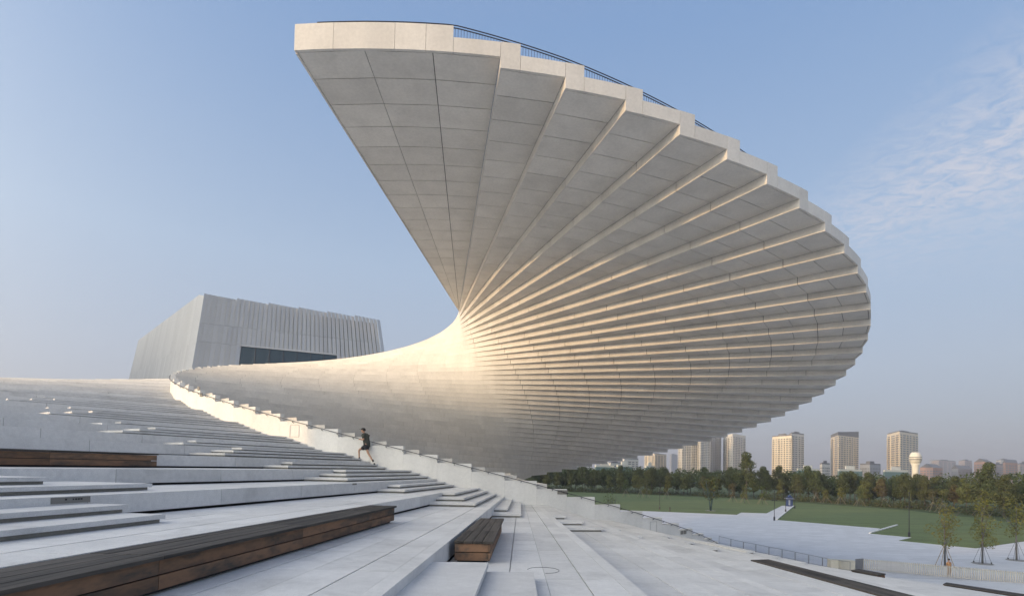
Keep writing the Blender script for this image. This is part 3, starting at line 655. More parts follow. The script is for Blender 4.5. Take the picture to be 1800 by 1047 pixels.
# head with face: skull, jaw, nose, ears
hd = MB()
for (cx_, cz, rx, ry, rz_) in ((0.125, 1.405, 0.098, 0.076, 0.105), (0.155, 1.36, 0.06, 0.052, 0.062)):
    pr = []; n = 14
    v = []; f = []
    for i in range(9):
        a = math.pi * i / 8
        for j in range(n): v.append(RL(cx_ + rx * math.sin(a) * math.cos(2 * math.pi * j / n), ry * math.sin(a) * math.sin(2 * math.pi * j / n), cz + rz_ * math.cos(a)))
    for i in range(8):
        for j in range(n): f.append((i * n + j, i * n + (j + 1) % n, (i + 1) * n + (j + 1) % n, (i + 1) * n + j))
    hd.add(v, f)
hd.add([RL(0.215, 0, 1.42), RL(0.245, 0, 1.385), RL(0.21, 0.018, 1.38), RL(0.21, -0.018, 1.38)], [(0, 1, 2), (0, 3, 1), (1, 3, 2)])
for sd in (1, -1): hd.add([RL(0.10, sd * 0.075, 1.43), RL(0.13, sd * 0.078, 1.42), RL(0.125, sd * 0.082, 1.375), RL(0.10, sd * 0.08, 1.38), RL(0.105, sd * 0.092, 1.41)], [(0, 1, 4), (1, 2, 4), (2, 3, 4), (3, 0, 4)])
o = bpy.data.objects.new('head', hd.mesh('head', M['skin'], True)); col.objects.link(o); o.parent = run
hr_ = MB(); v = []; f = []; n = 14
for i in range(6):
    a = math.pi * 0.62 * i / 5
    for j in range(n):
        v.append(RL(0.112 + 0.107 * math.sin(a) * math.cos(2 * math.pi * j / n), 0.083 * math.sin(a) * math.sin(2 * math.pi * j / n), 1.415 + 0.103 * math.cos(a)))
for i in range(5):
    for j in range(n): f.append((i * n + j, i * n + (j + 1) % n, (i + 1) * n + (j + 1) % n, (i + 1) * n + j))
f = [q for q in f if not (sum(-v[k][0] for k in q) / 4 > 0.155 and sum(v[k][2] for k in q) / 4 < 1.43)]
hr_.add(v, f); o = bpy.data.objects.new('hair', hr_.mesh('hair', M['hair'], True)); col.objects.link(o); o.parent = run
cp = MB(); v = []; f = []
for i in range(5):
    a = math.pi * 0.5 * i / 4
    for j in range(n): v.append(RL(0.122 + 0.112 * math.sin(a) * math.cos(2 * math.pi * j / n), 0.088 * math.sin(a) * math.sin(2 * math.pi * j / n), 1.437 + 0.085 * math.cos(a)))
for i in range(4):
    for j in range(n): f.append((i * n + j, i * n + (j + 1) % n, (i + 1) * n + (j + 1) % n, (i + 1) * n + j))
cp.add(v, f)
brim = [RL(0.20, s_, 1.44) for s_ in (-0.07, 0.07)] + [RL(0.315, s_, 1.452) for s_ in (0.045, -0.045)]
cp.hexa([Vector(q) for q in brim], [Vector(q) + Vector((0, 0, 0.012)) for q in brim])
o = bpy.data.objects.new('cap', cp.mesh('cap', M['cap'], True)); col.objects.link(o); o.parent = run
# hands: palm with five fingers, curled round a small bottle strap
for sd, hx, hs, hz_ in ((1, 0.19, 0.165, 0.988), (-1, 0.22, -0.125, 0.992)):
    hv = [RL(hx - 0.03, hs, hz_), RL(hx + 0.03, hs, hz_ + 0.005)]; he = [(0, 1)]; hr2 = [0.024, 0.026]
    for q, (ln, oz) in enumerate(((0.045, 0.03), (0.05, 0.011), (0.046, -0.008), (0.036, -0.026))):
        b = len(hv); hv += [RL(hx + 0.045, hs, hz_ + oz), RL(hx + 0.045 + ln * 0.5, hs - sd * 0.012, hz_ + oz), RL(hx + 0.04 + ln * 0.55, hs - sd * 0.04, hz_ + oz)]; he += [(1, b), (b, b + 1), (b + 1, b + 2)]; hr2 += [0.010, 0.009, 0.008]
    b = len(hv); hv += [RL(hx + 0.005, hs - sd * 0.03, hz_ + 0.03), RL(hx + 0.035, hs - sd * 0.045, hz_ + 0.04)]; he += [(0, b), (b, b + 1)]; hr2 += [0.010, 0.009]
    skin_mesh('hand', hv, he, hr2, M['skin'], run, 1)
shirt_v = [RL(-0.10, 0, 0.60), RL(-0.09, 0, 0.72), RL(-0.04, 0, 0.95), RL(0.0, 0, 1.08), RL(0.03, 0, 1.19), RL(0.075, 0, 1.255), RL(0.02, 0.175, 1.19), RL(-0.022, 0.218, 1.02), RL(0.02, -0.175, 1.19), RL(-0.0, -0.218, 1.02)]
skin_mesh('shirt', shirt_v, [(0, 1), (1, 2), (2, 3), (3, 4), (4, 5), (4, 6), (6, 7), (4, 8), (8, 9)], [0.13, 0.168, 0.162, 0.165, 0.145, 0.07, 0.09, 0.08, 0.09, 0.08], M['shirt'], run)
sh_v = [RL(-0.085, 0, 0.84), RL(-0.075, 0, 0.74), RL(0.02, -0.09, 0.68), RL(0.24, -0.09, 0.555), RL(-0.09, 0.09, 0.66), RL(-0.16, 0.09, 0.47)]
skin_mesh('shorts', sh_v, [(0, 1), (1, 2), (2, 3), (1, 4), (4, 5)], [0.155, 0.15, 0.115, 0.098, 0.115, 0.10], M['shorts'], run)
for nm, ank, toe in (('shoe', fa, ft), ('shoe', ra, rt)):
    hl = (ank[0] - 0.05, ank[1], ank[2] - 0.05) if nm == 'shoe' and ank is fa else (ank[0] - 0.075, ank[1], ank[2] - 0.05)
    md = ((hl[0] + toe[0]) / 2, hl[1], (hl[2] + toe[2]) / 2 + 0.01)
    skin_mesh('shoe', [RL(*hl), RL(*md), RL(*toe)], [(0, 1), (1, 2)], [0.044, 0.046, 0.036], M['shoe'], run, 2)
    up = (ank[0] + (0.0 if ank is fa else 0.05), ank[1], ank[2] + 0.12)
    skin_mesh('sock', [RL(ank[0], ank[1], ank[2] - 0.01), RL(*up)], [(0, 1)], [0.043, 0.045], M['shorts'], run, 1)
# a second, distant person behind the slat fence
p2 = at_z(1668, 1012, 0.0)
per2 = empty('person', p2, 'distant person in an orange top standing behind the slat fence', 'person')
M['orange'] = mat('orange_top', (0.55, 0.30, 0.13), 0.8)
bv = [(0, 0, 0.9), (0, 0, 1.15), (0, 0, 1.36), (0, 0, 1.5), (0.09, 0, 0.82), (0.10, -0.02, 0.46), (0.10, 0.02, 0.06), (-0.09, 0, 0.82), (-0.10, -0.02, 0.46), (-0.10, 0.02, 0.06), (0.18, 0, 1.34), (0.22, 0.02, 1.08), (0.20, -0.10, 0.86), (-0.18, 0, 1.34), (-0.22, 0.02, 1.08), (-0.20, -0.10, 0.86)]
be = [(0, 1), (1, 2), (2, 3), (0, 4), (4, 5), (5, 6), (0, 7), (7, 8), (8, 9), (2, 10), (10, 11), (11, 12), (2, 13), (13, 14), (14, 15)]
skin_mesh('body', bv, be, [0.13, 0.125, 0.12, 0.05, 0.085, 0.055, 0.045, 0.085, 0.055, 0.045, 0.055, 0.042, 0.036, 0.055, 0.042, 0.036], M['skin'], per2, 1)
skin_mesh('top', [(0, 0, 0.92), (0, 0, 1.15), (0, 0, 1.37), (0.18, 0, 1.34), (0.215, 0.02, 1.14), (-0.18, 0, 1.34), (-0.215, 0.02, 1.14)], [(0, 1), (1, 2), (2, 3), (3, 4), (2, 5), (5, 6)], [0.15, 0.145, 0.13, 0.065, 0.06, 0.065, 0.06], M['orange'], per2, 1)
mb = MB(); mb.lathe([(0.02, -0.11), (0.07, -0.08), (0.085, 0.0), (0.075, 0.07), (0.03, 0.11)], (0, 0, 1.62), 10); o = bpy.data.objects.new('head', mb.mesh('head', M['skin'], True)); col.objects.link(o); o.parent = per2
mb = MB(); mb.lathe([(0.092, -0.01), (0.09, 0.04), (0.07, 0.09), (0.02, 0.125)], (0, 0.005, 1.625), 10); o = bpy.data.objects.new('hair', mb.mesh('hair', M['hair'], True)); col.objects.link(o); o.parent = per2

# ------------------------------------------------------------------ fences, barriers, box
fl_, fr_ = at_z(1518, 1001, 0), at_z(1800, 1027, 0); fdir = (fr_ - fl_).normalized()
fen = empty('slat_fence', fl_, 'pale vertical slat fence along the plaza at the foot of the stairs', 'fence'); fen['kind'] = 'thing'
M['slat'] = mat('pale_slat', (0.50, 0.48, 0.43), 0.6, rnd=0.06)
nsl = 130
slm = MB().box((0, 0, 0.6), (0.085, 0.05, 1.12)).mesh('slat', M['slat'])
for q in range(nsl):
    o = bpy.data.objects.new('slat', slm); col.objects.link(o); o.parent = fen; o.location = fdir * (q * 0.165); o.rotation_euler = (0, 0, math.atan2(fdir.y, fdir.x))
for z in (0.16, 1.02):
    mb = MB(); mb.bar(Vector((0, 0.0, z)) + Vector((-fdir.y, fdir.x, 0)) * 0.05, fdir * (nsl * 0.165) + Vector((0, 0, z)) + Vector((-fdir.y, fdir.x, 0)) * 0.05, 0.04, 0.05)
    o = bpy.data.objects.new('fence_rail', mb.mesh('fence_rail', M['slat'])); col.objects.link(o); o.parent = fen
gt = empty('fence_gate', fl_, 'dark slatted gate leaf standing at the left end of the slat fence', 'gate')
gd = (at_z(1497, 1003, 0) - fl_).normalized()
for q in range(11):
    mb = MB().box((0, 0, 0.6), (0.06, 0.03, 1.2)); o = bpy.data.objects.new('slat', mb.mesh('slat', M['steel'])); col.objects.link(o); o.parent = gt; o.location = gd * (0.12 + q * 0.115); o.rotation_euler = (0, 0, math.atan2(gd.y, gd.x))
for z in (0.12, 1.12):
    mb = MB(); mb.bar(Vector((0, 0, z)), gd * 1.35 + Vector((0, 0, z)), 0.04, 0.05); o = bpy.data.objects.new('gate_rail', mb.mesh('gate_rail', M['steel'])); col.objects.link(o); o.parent = gt
bxp = at_z(1478, 1001, 0)
M['cream'] = mat('cream_panel', (0.60, 0.575, 0.49), 0.6, nscale=5, namt=0.05)
bxo = empty('utility_cabinet', bxp, 'low cream utility cabinet between the crowd barriers and the slat fence', 'cabinet')
an = math.atan2(fdir.y, fdir.x) + 0.35
for q, wdt in ((-0.72, 0.85), (0.45, 1.45)):
    mb = MB().box((q, 0, 0.52), (wdt, 0.8, 1.0)); mb.box((q, 0, 1.04), (wdt + 0.04, 0.86, 0.05)); o = bpy.data.objects.new('cabinet_body', mb.mesh('cabinet_body', M['cream'])); col.objects.link(o); o.parent = bxo
    mb = MB().box((q, -0.41, 0.52), (wdt - 0.12, 0.02, 0.86)); o = bpy.data.objects.new('door', mb.mesh('door', M['cream'])); col.objects.link(o); o.parent = bxo
bxo.rotation_euler = (0, 0, an)
def barrier(a, b, label):
    root = empty('crowd_barrier', a, label, 'barrier', 'grey crowd barriers along the plaza'); d = b - a; n = 11
    fr = MB(); fr.tube([(0, 0, 0.0), (0, 0, 1.0), (0, 0, 1.05)], 0.03, 5); fr.tube([d + Vector((0, 0, 0.0)), d + Vector((0, 0, 1.05))], 0.03, 5)
    fr.tube([(0, 0, 1.05), d + Vector((0, 0, 1.05))], 0.028, 5); fr.tube([(0, 0, 0.2), d + Vector((0, 0, 0.2))], 0.022, 5)
    o = bpy.data.objects.new('frame', fr.mesh('frame', M['steel'])); col.objects.link(o); o.parent = root
    for q in range(1, n):
        mb = MB(); p = d * (q / n); mb.tube([p + Vector((0, 0, 0.2)), p + Vector((0, 0, 1.05))], 0.008, 4, cap=False); o = bpy.data.objects.new('bar', mb.mesh('bar', M['steel'])); col.objects.link(o); o.parent = root
    for p in (Vector((0, 0, 0)), d):
        nrm = Vector((-d.y, d.x, 0)).normalized(); mb = MB(); mb.bar(p - nrm * 0.3 + Vector((0, 0, 0.03)), p + nrm * 0.3 + Vector((0, 0, 0.03)), 0.05, 0.03); o = bpy.data.objects.new('foot', mb.mesh('foot', M['steel'])); col.objects.link(o); o.parent = root
bpx = [(1264, 955), (1285, 961), (1307, 966.5), (1329, 971), (1352, 976), (1375, 981), (1398, 986), (1422, 991.5), (1446, 997), (1470, 1001.5), (1495, 1005)]
ordn = ['first', 'second', 'third', 'fourth', 'fifth', 'sixth', 'seventh', 'eighth', 'ninth', 'tenth', 'eleventh', 'twelfth', 'thirteenth', 'fourteenth', 'fifteenth', 'sixteenth', 'seventeenth', 'eighteenth', 'nineteenth', 'twentieth']
for q in range(len(bpx) - 1):
    barrier(at_z(*bpx[q], 0), at_z(*bpx[q + 1], 0).lerp(at_z(*bpx[q], 0), 0.03), 'grey steel crowd barrier, %s from the parapet end in the plaza row' % ordn[q])

# ------------------------------------------------------------------ lamps, kiosk, bollard, signs
M['lampglass'] = mat('lamp_head', (0.55, 0.55, 0.5), 0.4)
def lamp(p, h, label):
    root = empty('lamp_post', p, label, 'lamp post', 'slim dark lamp posts on the park side')
    for nm, mb in (('base', MB().lathe([(0.17, 0), (0.17, 0.7), (0.13, 0.78), (0.07, 0.82)], (0, 0, 0), 10)), ('pole', MB().lathe([(0.065, 0.8), (0.055, h * 0.6), (0.045, h)], (0, 0, 0), 8)),
                   ('arm', MB().bar((-0.42, 0, h * 0.70), (0.42, 0, h * 0.70), 0.05, 0.05)), ('lamp_head', MB().lathe([(0.05, h), (0.12, h + 0.1), (0.10, h + 0.25), (0.03, h + 0.3)], (0, 0, 0), 8))):
        o = bpy.data.objects.new(nm, mb.mesh(nm, M['metal'])); col.objects.link(o); o.parent = root
        if nm == 'arm': arm_o = o
    for x in (-0.42, 0.42):
        mb = MB().box((x, 0, h * 0.70 + 0.02), (0.22, 0.25, 0.2)); o = bpy.data.objects.new('spotlight', mb.mesh('spotlight', M['metal'])); col.objects.link(o); o.parent = arm_o
for x, y, h, lb in ((1598, 943, 6.9, 'tall dark lamp post on the lawn edge behind the sunlit patch of plaza'), (1361, 914, 5.9, 'dark lamp post at the near corner of the pale path across the lawn'), (1159.5, 895, 6.2, 'thin dark lamp post on the lawn, left of the multi-stemmed blue trunk tree'),
                    (1381, 900, 5.6, 'slim lamp post halfway along the pale path, before the blue kiosk'), (1397, 893, 5.0, 'farthest slim lamp post on the right side of the pale path')):
    lamp(at_z(x, y, 0), h, lb)
kp = at_z(1387.5, 889, 0); M['blue'] = mat('blue_paint', (0.035, 0.06, 0.16), 0.5); M['blue2'] = mat('pale_blue', (0.30, 0.34, 0.42), 0.5)
ks = empty('kiosk', kp, 'small blue kiosk with peaked roof at the end of the pale path', 'kiosk'); 
for nm, mb, mm in (('kiosk_body', MB().box((0, 0, 1.1), (1.5, 1.2, 2.2)), 'blue'), ('front_panel', MB().box((-0.3, -0.62, 1.15), (0.5, 0.04, 1.6)), 'blue2'), ('awning', MB().box((0, -0.2, 2.3), (2.3, 1.7, 0.12)), 'blue2'), ('sign_board', MB().hexa([Vector((-1.0, -0.5, 2.4)), Vector((1.0, -0.5, 2.4)), Vector((0.05, -0.5, 3.4)), Vector((-0.05, -0.5, 3.4))], [Vector((-1.0, 0.3, 2.4)), Vector((1.0, 0.3, 2.4)), Vector((0.05, 0.3, 3.4)), Vector((-0.05, 0.3, 3.4))]), 'blue')):
    o = bpy.data.objects.new(nm, mb.mesh(nm, M[mm])); col.objects.link(o); o.parent = ks
bp_ = at_z(1177.5, 899, 0); bo = empty('bollard', bp_, 'black bollard standing alone on the plaza before the lawn', 'bollard')
mb = MB().lathe([(0.11, 0), (0.11, 0.95), (0.13, 0.97), (0.13, 1.15), (0.06, 1.2)], (0, 0, 0), 10); o = bpy.data.objects.new('post', mb.mesh('post', M['metal'])); col.objects.link(o); o.parent = bo
# engraved plate on a near riser
pa, pb = PT(TI(10) + 0.0, 100.4), PT(TI(10) + 0.0, 102.6)
def riser_plate(i, Ra, Rb, z_off, h, marks):
    pl = [XYm(PT(TI(i), Ra)), XYm(PT(TI(i), Rb))]; d = (pl[1] - pl[0]).normalized(); n = Vector((-d.y, d.x))
    if n.dot(-pl[0]) < 0: n = -n
    z1 = zt(i) - z_off; mb = MB(); q = [pl[0] + n * 0.002, pl[1] + n * 0.002, pl[1] + n * 0.012, pl[0] + n * 0.012]; mb.prism([tuple(p) for p in q], z1 - h, z1)
    o = mb.build('sign_plate', M['plate'], staircase)
    if marks:
        Lw = (pl[1] - pl[0]).length; mk = MB()
        # a short worn line of characters, from the far end to the near end
        for u, w in ((0.36, 0.05), (0.55, 0.03), (0.62, 0.05), (0.69, 0.05), (0.76, 0.05)):
            a = pl[1] - d * Lw * (u - w / 2) + n * 0.013; b = pl[1] - d * Lw * (u + w / 2) + n * 0.013
            mk.bar(Vector((a.x, a.y, z1 - h * 0.38)), Vector((b.x, b.y, z1 - h * 0.38)), 0.004, h * 0.26)
        mk.build('lettering', M['gap'], staircase)
riser_plate(10, 101.15, 102.75, 0.012, 0.105, True); riser_plate(10, 77.6, 78.3, 0.012, 0.06, False)

# ------------------------------------------------------------------ trees
def leaf_mesh(name, blobs, n, size, seed, mats, flat=0.35, edge=0.75):
    rs = np.random.RandomState(seed); B = np.array(blobs, float); w = B[:, 3] * B[:, 4] * B[:, 5]; idx = rs.choice(len(B), n, p=w / w.sum())
    d = rs.normal(size=(n, 3)); d /= np.linalg.norm(d, axis=1)[:, None]; r = rs.uniform(edge ** 3 * 0.4, 1, n) ** (1 / 3)
    c = B[idx, :3] + d * r[:, None] * B[idx, 3:6]
    nrm = d + rs.normal(size=(n, 3)) * 0.7 + np.array([0, 0, flat]); nrm /= np.linalg.norm(nrm, axis=1)[:, None]
    t = np.cross(nrm, rs.normal(size=(n, 3))); t /= np.linalg.norm(t, axis=1)[:, None]; b = np.cross(nrm, t)
    s = size * rs.uniform(0.6, 1.35, n)[:, None]
    v = np.stack([c - t * s, c - b * s * 0.55, c + t * s, c + b * s * 0.55], 1).reshape(-1, 3)
    me = bpy.data.meshes.new(name); me.vertices.add(4 * n); me.vertices.foreach_set('co', v.astype(np.float32).ravel())
    me.loops.add(4 * n); me.loops.foreach_set('vertex_index', np.arange(4 * n, dtype=np.int32)); me.polygons.add(n)
    me.polygons.foreach_set('loop_start', np.arange(0, 4 * n, 4, dtype=np.int32)); me.polygons.foreach_set('loop_total', np.full(n, 4, np.int32))
    for m in mats: me.materials.append(m)
    if len(mats) > 1: me.polygons.foreach_set('material_index', rs.choice(len(mats), n, p=[0.78, 0.22] if len(mats) == 2 else None).astype(np.int32))
    me.update(); me.validate(); return me
def trunk_mesh(name, h, r, seed, limbs=5, crown_r=2.5, stems=1, m='bark'):
    rs = random.Random(seed); mb = MB()
    for s in range(stems):
        a0 = 2 * math.pi * s / stems + rs.uniform(0, 1); lean = 0.0 if stems == 1 else 0.16
        ex, ey = math.cos(a0) * lean * h, math.sin(a0) * lean * h
        mb.tube([(0.25 * ex * 0.3, 0.25 * ey * 0.3, 0), (ex * 0.35 + rs.uniform(-.05, .05), ey * 0.35, h * 0.35), (ex * 0.7, ey * 0.7 + rs.uniform(-.1, .1), h * 0.65), (ex, ey, h * 0.9)], [r, r * 0.8, r * 0.5, r * 0.15], 6)
        for q in range(limbs):
            a = rs.uniform(0, 6.28); z0 = h * rs.uniform(0.3, 0.6); f = z0 / h; L_ = crown_r * rs.uniform(0.5, 0.85)
            p0 = Vector((ex * f, ey * f, z0)); p1 = p0 + Vector((math.cos(a) * L_ * 0.5, math.sin(a) * L_ * 0.5, h * 0.12)); p2 = p0 + Vector((math.cos(a) * L_, math.sin(a) * L_, h * 0.27))
            mb.tube([p0, p1, p2], [r * 0.34, r * 0.2, r * 0.05], 5)
    return mb.mesh(name, M[m], True)
def blobset(seed, h0, h1, rad, n=9, rr=0.45):
    rs = random.Random(seed); out = []
    for q in range(n):
        a = rs.uniform(0, 6.28); f = rs.uniform(0, 1); z = h0 + (h1 - h0) * f; rloc = rad * (1 - 0.65 * f ** 2) * rs.uniform(0.15, 0.75); s = rad * rs.uniform(rr * 0.7, rr * 1.15)
        out.append((math.cos(a) * rloc, math.sin(a) * rloc, z, s, s, s * rs.uniform(0.7, 1.0)))
    out.append((0, 0, (h0 + h1) / 2, rad * 0.4, rad * 0.4, (h1 - h0) * 0.42)); return out
KINDS = []
for q, (h, rad, mats, col_name) in enumerate(((11.5, 3.0, ('leaf_b', 'leaf_c'), 'dark green'), (10.5, 2.8, ('leaf_c', 'leaf_a'), 'mid green'), (10.0, 2.6, ('leaf_a', 'leaf_c'), 'olive green'), (12.5, 3.3, ('leaf_b', 'leaf_a'), 'tall dark'), (9.0, 2.5, ('leaf_a', 'leaf_d'), 'yellowish green'), (9.5, 2.4, ('leaf_brown', 'leaf_a'), 'brownish'))):
    KINDS.append((trunk_mesh('trunk', h, 0.15, 50 + q, 5, rad), leaf_mesh('crown', blobset(80 + q, h * 0.34, h * 0.95, rad * 1.08, 16, 0.40), 4200, 0.21, 20 + q, [M[m] for m in mats]), col_name))
def tree(kind, p, s, rz, label, group, name='park_tree', stakes=False, sq=1.0):
    tm, cm, _ = KINDS[kind]; root = empty(name, p, label, 'tree', group); root.scale = (s * sq, s * sq, s); root.rotation_euler = (0, 0, rz)
    for nm, me in (('trunk', tm), ('crown', cm)):
        o = bpy.data.objects.new(nm, me); col.objects.link(o); o.parent = root
    return root
# the belt of trees behind the lawn, following the lawn's far edge
edge = [Vector(p) for p in ((-30, 250), (10, 236), (47, 223), (70, 212), (86, 203), (102, 182), (114, 154), (114, 131), (110, 112), (106, 98), (112, 84))]
def along(poly, d):
    for i in range(len(poly) - 1):
        l = (poly[i + 1] - poly[i]).length
        if d <= l: return poly[i].lerp(poly[i + 1], d / l), (poly[i + 1] - poly[i]).normalized()
        d -= l
    return poly[-1], (poly[-1] - poly[-2]).normalized()
total = sum((edge[i + 1] - edge[i]).length for i in range(len(edge) - 1))
rs = random.Random(3); cnt = 0
rows = []
for row, (off, sp) in enumerate(((9, 5.6), (14, 5.6), (20, 6.2))):
    d = 6.0 + row * 3
    while d < total - 3:
        p, t_ = along(edge, d); n = Vector((-t_.y, t_.x)); n = n if n.dot(p - Vector((40, 60))) > 0 else -n
        q = p + n * (off + rs.uniform(-1.5, 1.5)); rows.append((row, q, to_px(Vector((q.x, q.y, 2)))[0])); d += sp * rs.uniform(0.8, 1.25)
def ordinal(n):
    return ordn[n - 1] if n <= 20 else '%d%s' % (n, 'th' if 10 <= n % 100 <= 20 else {1: 'st', 2: 'nd', 3: 'rd'}.get(n % 10, 'th'))
for row in (0, 1, 2):
    lst = sorted([r for r in rows if r[0] == row], key=lambda r: r[2])
    vis = 0
    for r in lst:
        if r[2] < 930 or r[2] > 1850: continue
        vis += 1; k = rs.choices(range(6), [3, 3, 3, 2, 2, 1.2] if row == 0 else [4, 3, 1, 4, 0.5, 0.3])[0]
        tree(k, (r[1].x, r[1].y, 0), rs.uniform(0.82, 1.05) * (1.0 if row else 0.95), rs.uniform(0, 6.28), '%s tree, %s from left in %s row of belt behind lawn' % (KINDS[k][2], ordinal(vis), ('front', 'second', 'third')[row]), 'trees of the belt behind the lawn')
# one taller tree breaking the skyline
pt_ = at_y(1312, 850, 196); tree(3, (pt_.x, pt_.y, 0), 1.42, 1.0, 'tallest tree of the belt, its crown rising against the white tower', 'trees of the belt behind the lawn')
pt_ = at_y(1735, 850, 140); tree(3, (pt_.x, pt_.y, 0), 1.12, 2.0, 'dark tree whose top stands against the red brick flats', 'trees of the belt behind the lawn')
# wood filling the ground behind the belt
bl = []
for q in range(420):
    d = rs.uniform(0, total); p, t_ = along(edge, d); n = Vector((-t_.y, t_.x)); n = n if n.dot(p - Vector((40, 60))) > 0 else -n
    c = p + n * rs.uniform(18, 40); s = rs.uniform(2.2, 3.6); bl.append((c.x, c.y, rs.uniform(4.0, 8.6), s, s, s))
wm = leaf_mesh('woodland', bl, 90000, 0.42, 5, [M['leaf_b'], M['leaf_c']]); wo = bpy.data.objects.new('woodland', wm); col.objects.link(wo); tag(wo, 'dense dark wood behind the belt of trees', 'wood', kind='stuff')
bl = []
for q in range(240):
    d = rs.uniform(0, total); p, t_ = along(edge, d); n = Vector((-t_.y, t_.x)); n = n if n.dot(p - Vector((40, 60))) > 0 else -n
    c = p + n * rs.uniform(6, 13); s = rs.uniform(0.8, 1.9); bl.append((c.x, c.y, s * 0.6, s * 1.5, s * 1.5, s))
wm = leaf_mesh('undergrowth', bl, 26000, 0.22, 6, [M['leaf_b'], M['leaf_brown']]); wo = bpy.data.objects.new('undergrowth', wm); col.objects.link(wo); tag(wo, 'low shrubs and undergrowth at the foot of the tree belt', 'shrubs', kind='stuff')
# young staked trees at the lawn's far edge
def young(p, h, rad, label, nl, size, mats, group, seed, stake_h=2.6, stake_r=1.7, disc=None, trunk_m='bark_grey', name='young_tree', n_st=4, stems=1, h0=0.32, blobs=7, tr=0.07):
    root = empty(name, p, label, 'tree', group)
    for nm, me in (('trunk', trunk_mesh('trunk', h, tr, seed, 7, rad, stems, trunk_m)), ('crown', leaf_mesh('crown', blobset(seed + 7, h * h0, h * 0.95, rad, blobs, 0.5), nl, size, seed, [M[m] for m in mats]))):
        o = bpy.data.objects.new(nm, me); col.objects.link(o); o.parent = root
    for q in range(n_st):
        a = q * 2 * math.pi / n_st + 0.5; mb = MB(); mb.tube([(math.cos(a) * stake_r, math.sin(a) * stake_r, 0), (0.04 * math.cos(a), 0.04 * math.sin(a), stake_h)], 0.035 if disc is None else 0.016, 5); o = bpy.data.objects.new('stake', mb.mesh('stake', M['stake'] if disc is None else M['metal'])); col.objects.link(o); o.parent = root
    if disc:
        mb = MB().lathe([(disc, 0.012), (disc, 0.04), (disc * 0.9, 0.05)], (0, 0, 0), 20); o = bpy.data.objects.new('tree_grate', mb.mesh('tree_grate', M['plate'])); col.objects.link(o); o.parent = root
        for a in (2.6, 5.6):
            mb = MB().lathe([(0.02, 0.05), (0.02, 0.12), (0.06, 0.14), (0.07, 0.24)], (math.cos(a) * disc * 0.75, math.sin(a) * disc * 0.75, 0), 8); o = bpy.data.objects.new('uplight', mb.mesh('uplight', M['metal'])); col.objects.link(o); o.parent = root
    return root
yp = [(1100, 873, 7.0, 'leaf_c', 'mid green'), (1126, 874, 7.2, 'leaf_a', 'olive'), (1136, 875, 6.8, 'leaf_a', 'olive'), (1172, 877, 7.2, 'leaf_d', 'yellowish'), (1288, 882, 6.2, 'leaf_brown', 'brownish'), (1309, 884, 5.6, 'leaf_c', 'rounded green'), (1340, 886, 5.8, 'leaf_c', 'thin green'), (1434, 882, 6.4, 'leaf_brown', 'bare brownish'), (1452, 884, 5.2, 'leaf_d', 'bright yellow green'), (1477, 886, 5.4, 'leaf_d', 'yellow green'), (1511, 889, 5.4, 'leaf_c', 'thin green'), (1554, 890, 6.8, 'leaf_brown', 'bare brown'), (1601, 893, 5.8, 'leaf_c', 'sparse green'), (1640, 898, 6.6, 'leaf_brown', 'bare brown'), (1656, 900, 6.2, 'leaf_a', 'sparse olive'), (1724, 906, 6.8, 'leaf_brown', 'bare brown'), (1770, 905, 6.0, 'leaf_brown', 'reddish brown')]
for q, (x, y, h, m, cn) in enumerate(yp):
    young(at_z(x, y, 0), h, 1.9, '%s staked young tree, %s from the left along the far lawn edge' % (cn, ordn[q]), 520 if 'bare' not in cn else 160, 0.17, [m], 'staked young trees along the far lawn edge', 300 + q, stake_h=2.7, stake_r=1.9)
# three young trees on the plaza, the blue-wrapped tree, the thin shrub behind the parapet
for q, (x, y, h, rad, nl, disc, lb) in enumerate(((1661, 995, 7.4, 1.9, 800, None, 'thin young tree directly behind the slat fence, on the sunlit patch'), (1727, 990, 8.0, 2.0, 1200, 1.0, 'young tree on a round grate, middle of the three plaza trees'), (1787, 984, 7.4, 2.0, 1000, 1.0, 'young tree on a round grate at the right edge of the plaza'))):
    young(at_z(x, y, 0), h, rad, lb, nl, 0.115, ['leaf_a', 'leaf_d'], 'young staked trees on the plaza', 400 + q, stake_h=2.4, stake_r=0.9, disc=disc, n_st=4, h0=0.30, blobs=14, tr=0.10)
young(at_z(1249, 897, 0.05), 8.4, 3.0, 'multi-stemmed tree with blue wrapped trunks on the near lawn edge', 1100, 0.22, ['leaf_b', 'leaf_brown'], None, 431, trunk_m='bark_blue', name='wrapped_tree', n_st=0, stems=4, h0=0.40, blobs=12, tr=0.13, disc=1.3)
pt_ = at_y(1075, 888, 95); young(Vector((pt_.x, pt_.y, 0)), 6.0, 1.9, 'thin wispy shrub rising behind the parapet before the lawn', 420, 0.10, ['leaf_c'], None, 440, name='wispy_shrub', n_st=0, stems=5, h0=0.3, blobs=14, tr=0.05)

